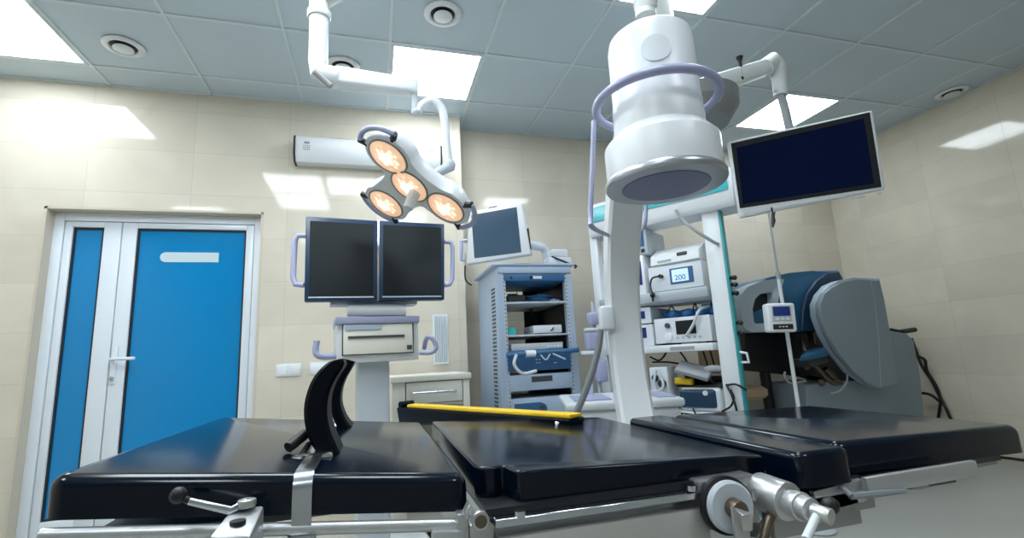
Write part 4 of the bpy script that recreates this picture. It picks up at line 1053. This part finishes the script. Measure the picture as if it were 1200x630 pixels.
# cables of the tower
def cable(pts, r, lb, group, name='cable', mt_='cable_black', cat='cable', sm=5):
    for p in pts:
        solo(MB().tube(p, r, 7, smooth=sm), name, mt_, p[0], lb, cat, group if len(pts) > 1 else None)
def tq(u, v, y): return ROOTM['endoscopy_tower'] @ tp(u, v, y)
cable([[tq(775, 351, .3), tq(781, 352, .3), tq(790, 362, .3)], [tq(788, 350, .3), tq(787, 355, .3), tq(784, 364, .3)], [tq(806, 347, .3), tq(813, 350, .3), tq(817, 364, .3)], [tq(818, 347, .3), tq(815, 352, .3), tq(812, 362, .3)], [tq(831, 345, .3), tq(833, 350, .3), tq(834, 360, .3)]],
      .005, 'black cable hanging below the upper tower shelf', 'cables under the upper tower shelf')
cable([[tq(797, 412, .35), tq(803, 420, .35), tq(807, 428, .35)], [tq(824, 411, .35), tq(828, 424, .35), tq(830, 432, .35)], [tq(832, 410, .35), tq(836, 424, .35), tq(838, 432, .35)], [tq(843, 408, .35), tq(846, 420, .35), tq(847, 432, .35)]],
      .006, 'black cable hanging below the middle tower shelf', 'cables under the middle tower shelf')
cable([[tq(762, 418, .1), tq(772, 422, .05), tq(779, 416, .05), tq(781, 410, .1)], [tq(765, 424, .1), tq(782, 424, .05), tq(797, 426, .08)]], .006, 'tangled black cable above the suction unit on the tower', 'cables by the suction unit')
cable([[tq(852, 451, -.03), tq(862, 450, -.05), tq(872, 455, -.04), tq(874, 457, 0)], [tq(851, 450, -.03), tq(857, 462, -.05), tq(862, 475, -.05), tq(864, 487, -.03)], [tq(846, 482, -.04), tq(856, 476, -.05), tq(860, 466, -.04), tq(856, 456, -.03)]], .006, 'black cable looping round the right tower post near the table', 'cables round the tower post')
cable([[tq(792, 246, -.1), tq(800, 258, -.1), tq(815, 270, -.1), tq(834, 282, -.06), tq(842, 286, -.03)]], .010, 'grey-blue hose sagging from the tower header to its post', None, 'sagging_hose', 'iv_grey', 'hose')
cable([[tq(745, 490, -.08), tq(770, 487, -.08), tq(800, 484, -.08), tq(830, 490, -.07)], [tq(795, 480, -.07), tq(800, 487, -.07), tq(803, 495, -.07)], [tq(812, 478, -.07), tq(816, 487, -.07), tq(818, 495, -.07)]], .005, 'thin black cable at the foot of the tower by the table', 'thin cables at the tower foot')
m = MB(); m.tube([at(707, 306, y=3.79), at(705, 313, y=3.77), at(705, 322, y=3.77), at(707, 330, y=3.79)], .008, 8, smooth=4); solo(m, 'wall_cable', 'cable_black', at(705, 318, y=3.79), 'short black cable against the wall left of the c-arm', 'cable')

# ------------------------------------------------------------------ hanging monitor on boom
BM = Zr(-30) @ Xr(14) @ Yr(-4.6)
cc = V((1.887, 1.636, 1.794))
t = thing('ceiling_monitor', 'white-framed flat monitor hanging from a jointed ceiling arm', 'monitor', cc, BM)
def bm_(u, v, y=0): return loc(t, u, v, y)
cor = [bm_(853, 166), bm_(1023, 128.5), bm_(1038, 222), bm_(868, 256)]
m = MB(); bk = V((0, .045, 0)); m.hexa([cor[3], cor[2], cor[1], cor[0], *(p+bk for p in (cor[3], cor[2], cor[1], cor[0]))], .009, 3); m.build('frame', 'white_paint', t)
bz1 = [bm_(856.5, 168), bm_(1019, 131.5), bm_(1033, 219), bm_(867, 244)]
MB().prism([p+V((0, -.0015, 0)) for p in bz1], (0, .01, 0)).build('bezel', 'black', t)
bz2 = [bm_(863, 173), bm_(1012, 139), bm_(1024, 215), bm_(870.5, 239)]
MB().prism([p+V((0, -.0025, 0)) for p in bz2], (0, .01, 0)).build('screen', 'navy_screen', t)
q = bm_(871, 251); MB().cyl(q+V((0, .004, 0)), q+V((0, -.012, 0)), .014, seg=24, bev=.003).build('knob', 'white_plastic', t)
m = MB(); m.tube([bm_(885, 250, -.002), bm_(930, 240, -.002), bm_(980, 232, -.002)], .0012, 6, smooth=4); q = bm_(1007, 231); m.bb(q+V((-.022, -.004, -.004)), q+V((.022, .002, .004))); q = bm_(1030, 226); m.bb(q+V((-.008, -.004, -.005)), q+V((.008, .002, .005))); m.build('button_strip', 'light_grey', t)
q = (cor[0]+cor[2])/2; MB().bb(q+V((-.12, .045, -.09)), q+V((.12, .09, .09)), .015, 3).build('back_housing', 'white_plastic', t)
# drop tube, arm and column
bt = ROOTM[t.name] @ (q+V((0, .085, .02)))
YB = bt.y-.01
def bw_(u, v, dy=0): return at(u, v, y=YB+dy)
MB().tube([bw_(914, 108), bw_(920, 128), bw_(925, 150), V((bt.x, bt.y, bt.z+.06)), bt], .019, 14, smooth=3).build('drop_tube', 'iv_grey', t, world=True)
m = MB(); m.tube([bw_(896, 80), bw_(905, 73), bw_(911, 79), bw_(913, 92), bw_(915, 112)], [.044, .046, .044, .034, .031], 18); m.build('elbow', 'boom_white', t, world=True)
MB().sphere(bw_(907, 106, -.03), .009).tube([bw_(907, 106, -.03), bw_(913, 106)], .005, 8).build('elbow_screw', 'white_plastic', t, world=True)
a0 = bw_(768, 122, .06); a1 = bw_(898, 79)
m = MB(); ax = (a1-a0).normalized(); up = V((0, 0, 1)); up = (up-ax*up.dot(ax)).normalized(); sd = ax.cross(up)
A = ringbox(a0, .045, .045, .04); B = ringbox(a1, .036, .036, .032)
m.hexa([A[3], A[0], B[0], B[3], A[2], A[1], B[1], B[2]], .012, 3); m.build('spring_arm', 'boom_white', t, world=True)
m = MB(); q = bw_(867, 70, -.01); q2 = bw_(869, 92, -.01); m.tube([q, q2], .008, 8); m.cyl(q+V((0, 0, -.006)), q+V((0, 0, .014)), .010, .017, 14); m.sphere(q2, .011); m.build('lock_knob', 'black', t, world=True)
hubp = bw_(812, 126, .10)
m = MB(); m.lathe([(0, -.10), (.15, -.10), (.20, -.03), (.205, .03), (.06, .05), (0, .05)], hubp, Qz, 36); m.build('boom_hub', 'canopy_grey', t, world=True, angle=25)
col0 = bw_(766, 8, .06)
m = MB(); m.cyl((hubp.x-.10, hubp.y, hubp.z+.04), (hubp.x-.10, hubp.y, H), .045, seg=28); m.build('drop_column', 'boom_white', t, world=True)
c1 = at(752, 14, y=1.35); c2 = at(742, -30, y=1.25)
m = MB(); m.lathe([(0, 0), (.035, 0), (.035, .05), (0, .05)], at(757, 20, y=1.3)+V((0, 0, .0)), Qz, 24)
q = at(757, 10, y=1.3); m.tube([q, q+V((-.02, -.04, .09)), V((hubp.x-.2, 1.25, H-.1))], [.04, .05, .05], 16); m.cyl((hubp.x-.2, 1.25, H-.16), (hubp.x-.2, 1.25, H), .06, seg=24)
sup = m
solo(sup, 'overhead_boom', 'boom_white', (hubp.x-.2, 1.25, H), 'white ceiling arm ending just above the x-ray head', 'ceiling arm')
m = MB(); q = at(906, 250, y=2.0); m.tube([at(904, 243, y=1.7), at(906, 252, y=1.7)], .004, 8); m.tube([at(905.5, 250, y=1.7), at(906.5, 259, y=1.7), at(905.5, 266, y=1.7)], [.006, .009, .004], 8); m.tube([at(908, 248, y=1.7), at(907, 254, y=1.7)], .003, 6); m.build('hanging_plug', 'black', t, world=True)

# ------------------------------------------------------------------ drip stand with pump
YP = 2.28
O = at(930, 440, y=YP); O = V((O.x, YP, 0))
t = thing('drip_stand', 'slim drip stand carrying a white pump between tower and console', 'drip stand', O)
Q1 = at(910, 325, y=YP)
MB().tube([V((O.x, YP, .05)), V((O.x, YP, Q1.z))], .0105, 14).build('pole', 'white_paint', t, world=True)
MB().tube([V((O.x, YP, Q1.z)), V((O.x, YP, at(899, 235, y=YP).z))], .0062, 12).cyl((O.x, YP, Q1.z-.01), (O.x, YP, Q1.z+.03), .014, seg=16).build('upper_rod', 'iv_grey', t, world=True)
m = MB(); zt = at(899, 235, y=YP).z
for s_ in (-1, 1): m.tube([V((O.x, YP, zt-.01)), V((O.x+s_*.05, YP, zt+.02)), V((O.x+s_*.07, YP, zt-.0)), V((O.x+s_*.085, YP, zt+.02))], .004, 8, smooth=3)
m.build('hook', 'iv_grey', t, world=True)
MB().lathe([(0, 0), (.085, 0), (.09, .008), (.08, .020), (.03, .045), (.012, .08), (0, .08)], O, Qz, 36).build('base', 'light_grey', t, world=True)
pq = at(913, 372, y=YP-.05)
PR = Zr(-20) @ Yr(2)
def pb_(m, x0, x1, z0, z1, y0, y1, bev=.004): 
    c = V(((x0+x1)/2, (y0+y1)/2, (z0+z1)/2))*.9; return m.box(pq+PR @ c, (.9*(x1-x0), .9*(y1-y0), .9*(z1-z0)), bev*.9, 3, PR)
pm = pb_(MB(), -.085, .085, -.092, .088, -.04, .035, .014).build('pump', 'white_paint', t, world=True)
pb_(MB(), -.062, .058, -.025, .072, -.043, -.03, .003).build('panel', 'light_grey', pm, world=True)
pb_(MB(), -.052, .05, .008, .066, -.046, -.03, .002).build('screen', 'lcd_blue', pm, world=True)
m = MB()
for x in (-.03, 0, .03): m.cyl(pq+PR @ V((x*.9, -.0375, -.009)), pq+PR @ V((x*.9, -.0425, -.009)), .007, seg=14)
m.build('button', 'white_plastic', pm, world=True)
pb_(MB(), -.06, .06, -.075, -.042, -.0425, -.03, .002).build('slot', 'black', pm, world=True)
m = MB()
for x in (-.02, .0, .02): pb_(m, x-.006, x+.006, -.062, -.055, -.044, -.03, .001)
m.build('indicator', 'white_plastic', pm, world=True)

# ------------------------------------------------------------------ surgeon console
YC = 2.88
O = V((3.35, 3.2, 0))
t = thing('surgeon_console', 'large blue and grey surgeon console by the right wall', 'surgical console', O)
def k_(u, v, y=YC): return at(u, v, y=y)
def trace(px, y, dy, name, material, bev=.012, seg=3, parent=None, scale=1., smooth=0, dx=0.):
    pts = [k_(u, v, y) for u, v in px]
    if smooth: pts = spline(pts, smooth, True)
    return MB().prism(pts, (dx, dy, 0), bev, seg, scale).build(name, material, parent or t, world=True)
# hood: blue shell lofted back
hood = [(869, 342), (880, 333), (900, 325), (925, 319.5), (952, 317), (984, 316), (990, 326), (992, 345), (985, 386), (940, 388), (900, 388), (872, 372)]
trace(hood, 3.0, .50, 'hood', 'console_blue', .03, 4)
dark = [(984, 317.5), (991, 331), (990, 360), (975, 388), (940, 387), (941, 365), (946, 344), (958, 328), (970, 320)]
trace(dark, 2.965, .40, 'hood_side', 'console_dark_blue', .012, 3)
# viewer frame with headrest opening
oo = [(868.5, 345), (876, 336), (892, 329), (908, 326.5), (919, 326), (920, 332), (914, 341), (912, 352), (912, 388), (880, 389), (872, 384), (868, 366)]
ii = [(882, 362), (885, 350), (891, 344), (905, 342), (906, 352), (904, 366), (903, 378), (884, 379)]
m = MB()
def ringprism(m, outer, inner, y, dy):
    a = [k_(u, v, y) for u, v in outer]; n = 48
    def resamp(px):
        P = [V((u, v, 0)) for u, v in px]; c = sum(P, V((0, 0, 0)))/len(P); out = []
        cc_ = V((894, 360, 0))
        for i in range(n):
            th = 2*math.pi*i/n; d_ = V((math.cos(th), math.sin(th), 0)); best = 0
            for p, q in zip(P, P[1:]+P[:1]):
                e_ = q-p; den = d_.x*e_.y-d_.y*e_.x
                if abs(den) < 1e-9: continue
                w_ = p-cc_; tt = (w_.x*e_.y-w_.y*e_.x)/den; ss = (w_.x*d_.y-w_.y*d_.x)/den
                if tt > 0 and -1e-6 <= ss <= 1+1e-6: best = max(best, tt)
            out.append(cc_+d_*best)
        return out
    Oo = resamp(outer); Ii = resamp(inner)
    fo = [m.bm.verts.new(k_(p.x, p.y, y)) for p in Oo]; fi = [m.bm.verts.new(k_(p.x, p.y, y+.03)) for p in Ii]
    bo = [m.bm.verts.new(k_(p.x, p.y, y)+V((0, dy, 0))) for p in Oo]; bi = [m.bm.verts.new(k_(p.x, p.y, y+.03)+V((0, dy, 0))) for p in Ii]
    for i in range(n):
        j = (i+1) % n
        m.bm.faces.new([fo[i], fo[j], fi[j], fi[i]]); m.bm.faces.new([fo[i], bo[i], bo[j], fo[j]]); m.bm.faces.new([fi[i], fi[j], bi[j], bi[i]]); m.bm.faces.new([bo[i], bi[i], bi[j], bo[j]])
ringprism(m, oo, ii, 2.90, .12); vf = m.build('viewer_frame', 'console_light', t, world=True)
trace([(880, 364), (884, 348), (891, 342), (907, 340), (907, 382), (882, 382)], 2.985, .04, 'viewer_port', 'black', .002, 1, vf)
trace([(884, 366), (893, 362), (903, 364), (903, 379), (884, 379)], 2.965, .03, 'viewer_pad', 'console_blue', .006, 2, vf)
# right D-shaped arm panel with a light rim
Dp = [(987, 331), (1004, 327.5), (1031, 327), (1036, 350), (1044, 395), (1054, 449), (1031, 455.5), (1018, 450), (1001, 436), (984, 414), (970, 392), (962, 370), (961, 356), (966, 344), (975, 336)]
rim = [(u-3.5 if u < 1010 else u, v-(2.5 if v < 340 else 0)) for u, v in Dp]
trace([(u, v) for u, v in Dp], YC-.075, .05, 'arm_panel', 'console_grey', .012, 3)
trace(rim, YC-.045, .075, 'arm_panel_rim', 'console_light', .015, 3)
a = [k_(u, v, YC-.0755) for u, v in ((1020, 329), (1025, 352), (1030, 400), (1032, 453))]
MB().tube(a, .0022, 6).build('panel_crease', 'console_light', t, world=True)
# base block
base = [(944, 450), (985, 446), (1046, 448), (1046, 388), (1062, 390), (1071, 398), (1078, 440), (1084, 500), (1090, 560), (950, 560)]
bpts = [k_(u, v, 2.98) for u, v in base]
for p in bpts[-2:]: p.z = .06
MB().prism(bpts, (0, .42, 0), .012, 3).build('base', 'console_grey', t, world=True)
MB().bb((bpts[-1].x-.02, 2.85, 0), (bpts[-2].x, 3.5, .08), .02, 3).build('foot', 'dark_grey', t, world=True)
trace([(873, 391), (985, 389), (1040, 430), (1040, 455), (985, 450), (955, 440), (873, 433)], 3.22, .2, 'arm_bay', 'black', .005, 1)
m = MB(); m.hexa([*(k_(u, v, 2.86) for u, v in ((936, 424), (970, 418), (968, 410), (938, 417))), *(k_(u, v, 3.06) for u, v in ((938, 416), (972, 411), (964, 406), (947, 408)))], .012, 3); m.build('arm_rest', 'console_blue', t, world=True)
trace([(942, 421), (970, 416), (972, 424), (952, 430)], 2.92, .14, 'arm_rest_base', 'dark_grey', .005, 2)
m = MB()
m.tube([k_(940, 398, 3.1), k_(944, 412, 3.06)], .022, 12); m.tube([k_(949, 386, 3.12), k_(952, 404, 3.06)], .024, 12); m.tube([k_(955, 428, 3.0), k_(973, 447, 2.98), k_(985, 448, 2.98)], .020, 10, smooth=3); m.tube([k_(966, 432, 3.0), k_(980, 446, 3.0)], .026, 12)
m.sphere(k_(962, 448, 2.98), .03); m.sphere(k_(946, 430, 3.0), .022)
m.build('master_arm', 'bronze', t, world=True)
m = MB(); m.tube([k_(920, 436, 3.0), k_(919, 441, 2.98), k_(923, 447, 2.98), k_(930, 449, 3.0), k_(944, 446, 3.0)], .009, 8, smooth=4); m.tube([k_(993, 438, 2.9), k_(992, 448, 2.88), k_(984, 458, 2.88), k_(974, 461, 2.9)], .007, 8, smooth=4); m.build('loose_wire', 'iv_grey', t, world=True)
m = MB(); z0 = k_(896, 435, 3.3); m.cyl((z0.x, 3.3, .06), (z0.x, 3.3, z0.z+.05), .04, seg=16); m.bb((z0.x-.14, 3.1, .03), (z0.x+.6, 3.36, .09), .02); m.build('left_leg', 'black', t, world=True)

cx_ = lambda u, v: at(u, v, x=4.60)
cable([[cx_(1068, 396), cx_(1073, 410), cx_(1080, 428), cx_(1092, 446), cx_(1102, 466), cx_(1112, 486), cx_(1119, 508), V((4.6, cx_(1119, 508).y, .015))],
       [cx_(1076, 417), cx_(1084, 422), cx_(1086, 434), cx_(1097, 452), cx_(1102, 468), cx_(1101, 480), cx_(1099, 502), V((4.6, cx_(1099, 502).y, .015))],
       [cx_(1078, 460), cx_(1090, 462), cx_(1101, 470)]], .012, 'black cable trailing down the wall behind the console base', 'cables behind the console')
m = MB(); m.tube([at(1044, 386, y=3.0), at(1058, 388.5, y=3.0)], .013, 12); m.tube([at(1056, 388.5, y=3.0), at(1072, 386, y=3.0)], .02, 12); solo(m, 'cable_plug', 'black', at(1060, 388, y=3.0), 'black cable plug sticking out above the console base', 'plug')
m = MB(); q0, q1 = at(1148, 533, x=4.64), at(1200, 539, x=4.64); q2 = at(1240, 548, x=4.64); m.tube([at(1100, 529, x=4.64), q0, q1, q2], .010, 8, smooth=4); solo(m, 'floor_cable', 'cable_black', q0, 'black cable along the foot of the right wall beyond the table end', 'cable')

# ------------------------------------------------------------------ stool behind the tower
O = at(872, 470, y=3.05); O = V((2.62, 3.12, 0))
t = thing('stool', 'tan upholstered stool tucked between tower and console', 'stool', O)
zs_ = .62
MB().lathe([(0, 0), (.17, 0), (.19, .02), (.19, .055), (.16, .08), (0, .085)], O+V((0, 0, zs_)), Qz, 36).build('seat', 'tan', t, world=True)
MB().cyl(O+V((0, 0, .1)), O+V((0, 0, zs_)), .028, seg=16).build('stem', 'dark_grey', t, world=True)
q = O+V((-.12, .10, .93)); MB().box(q, (.30, .08, .26), .035, 4, Zr(20)).build('backrest', 'tan', t, world=True)
MB().tube([O+V((-.02, .04, .60)), O+V((-.10, .17, .70)), O+V((-.12, .15, .93))], .014, 10, smooth=4).build('back_bar', 'dark_grey', t, world=True)
for i in range(5):
    a = 2*math.pi*i/5; lg = MB().tube([O+V((0, 0, .11)), O+V((.24*math.cos(a), .24*math.sin(a), .065))], .018, 10).build('leg', 'dark_grey', t, world=True)
    MB().cyl(O+V((.24*math.cos(a)-.015, .24*math.sin(a), .03)), O+V((.24*math.cos(a)+.015, .24*math.sin(a), .03)), .03, seg=16).build('castor', 'black', lg, world=True)

# ------------------------------------------------------------------ world, view
w = bpy.data.worlds.new('world'); C.world = w; w.use_nodes = True
w.node_tree.nodes['Background'].inputs[0].default_value = (.6, .7, .8, 1); w.node_tree.nodes['Background'].inputs[1].default_value = .05
vs = C.view_settings; vs.view_transform = 'Standard'; vs.look = 'None'; vs.gamma = 1; vs.use_curve_mapping = False
vs.exposure = .12
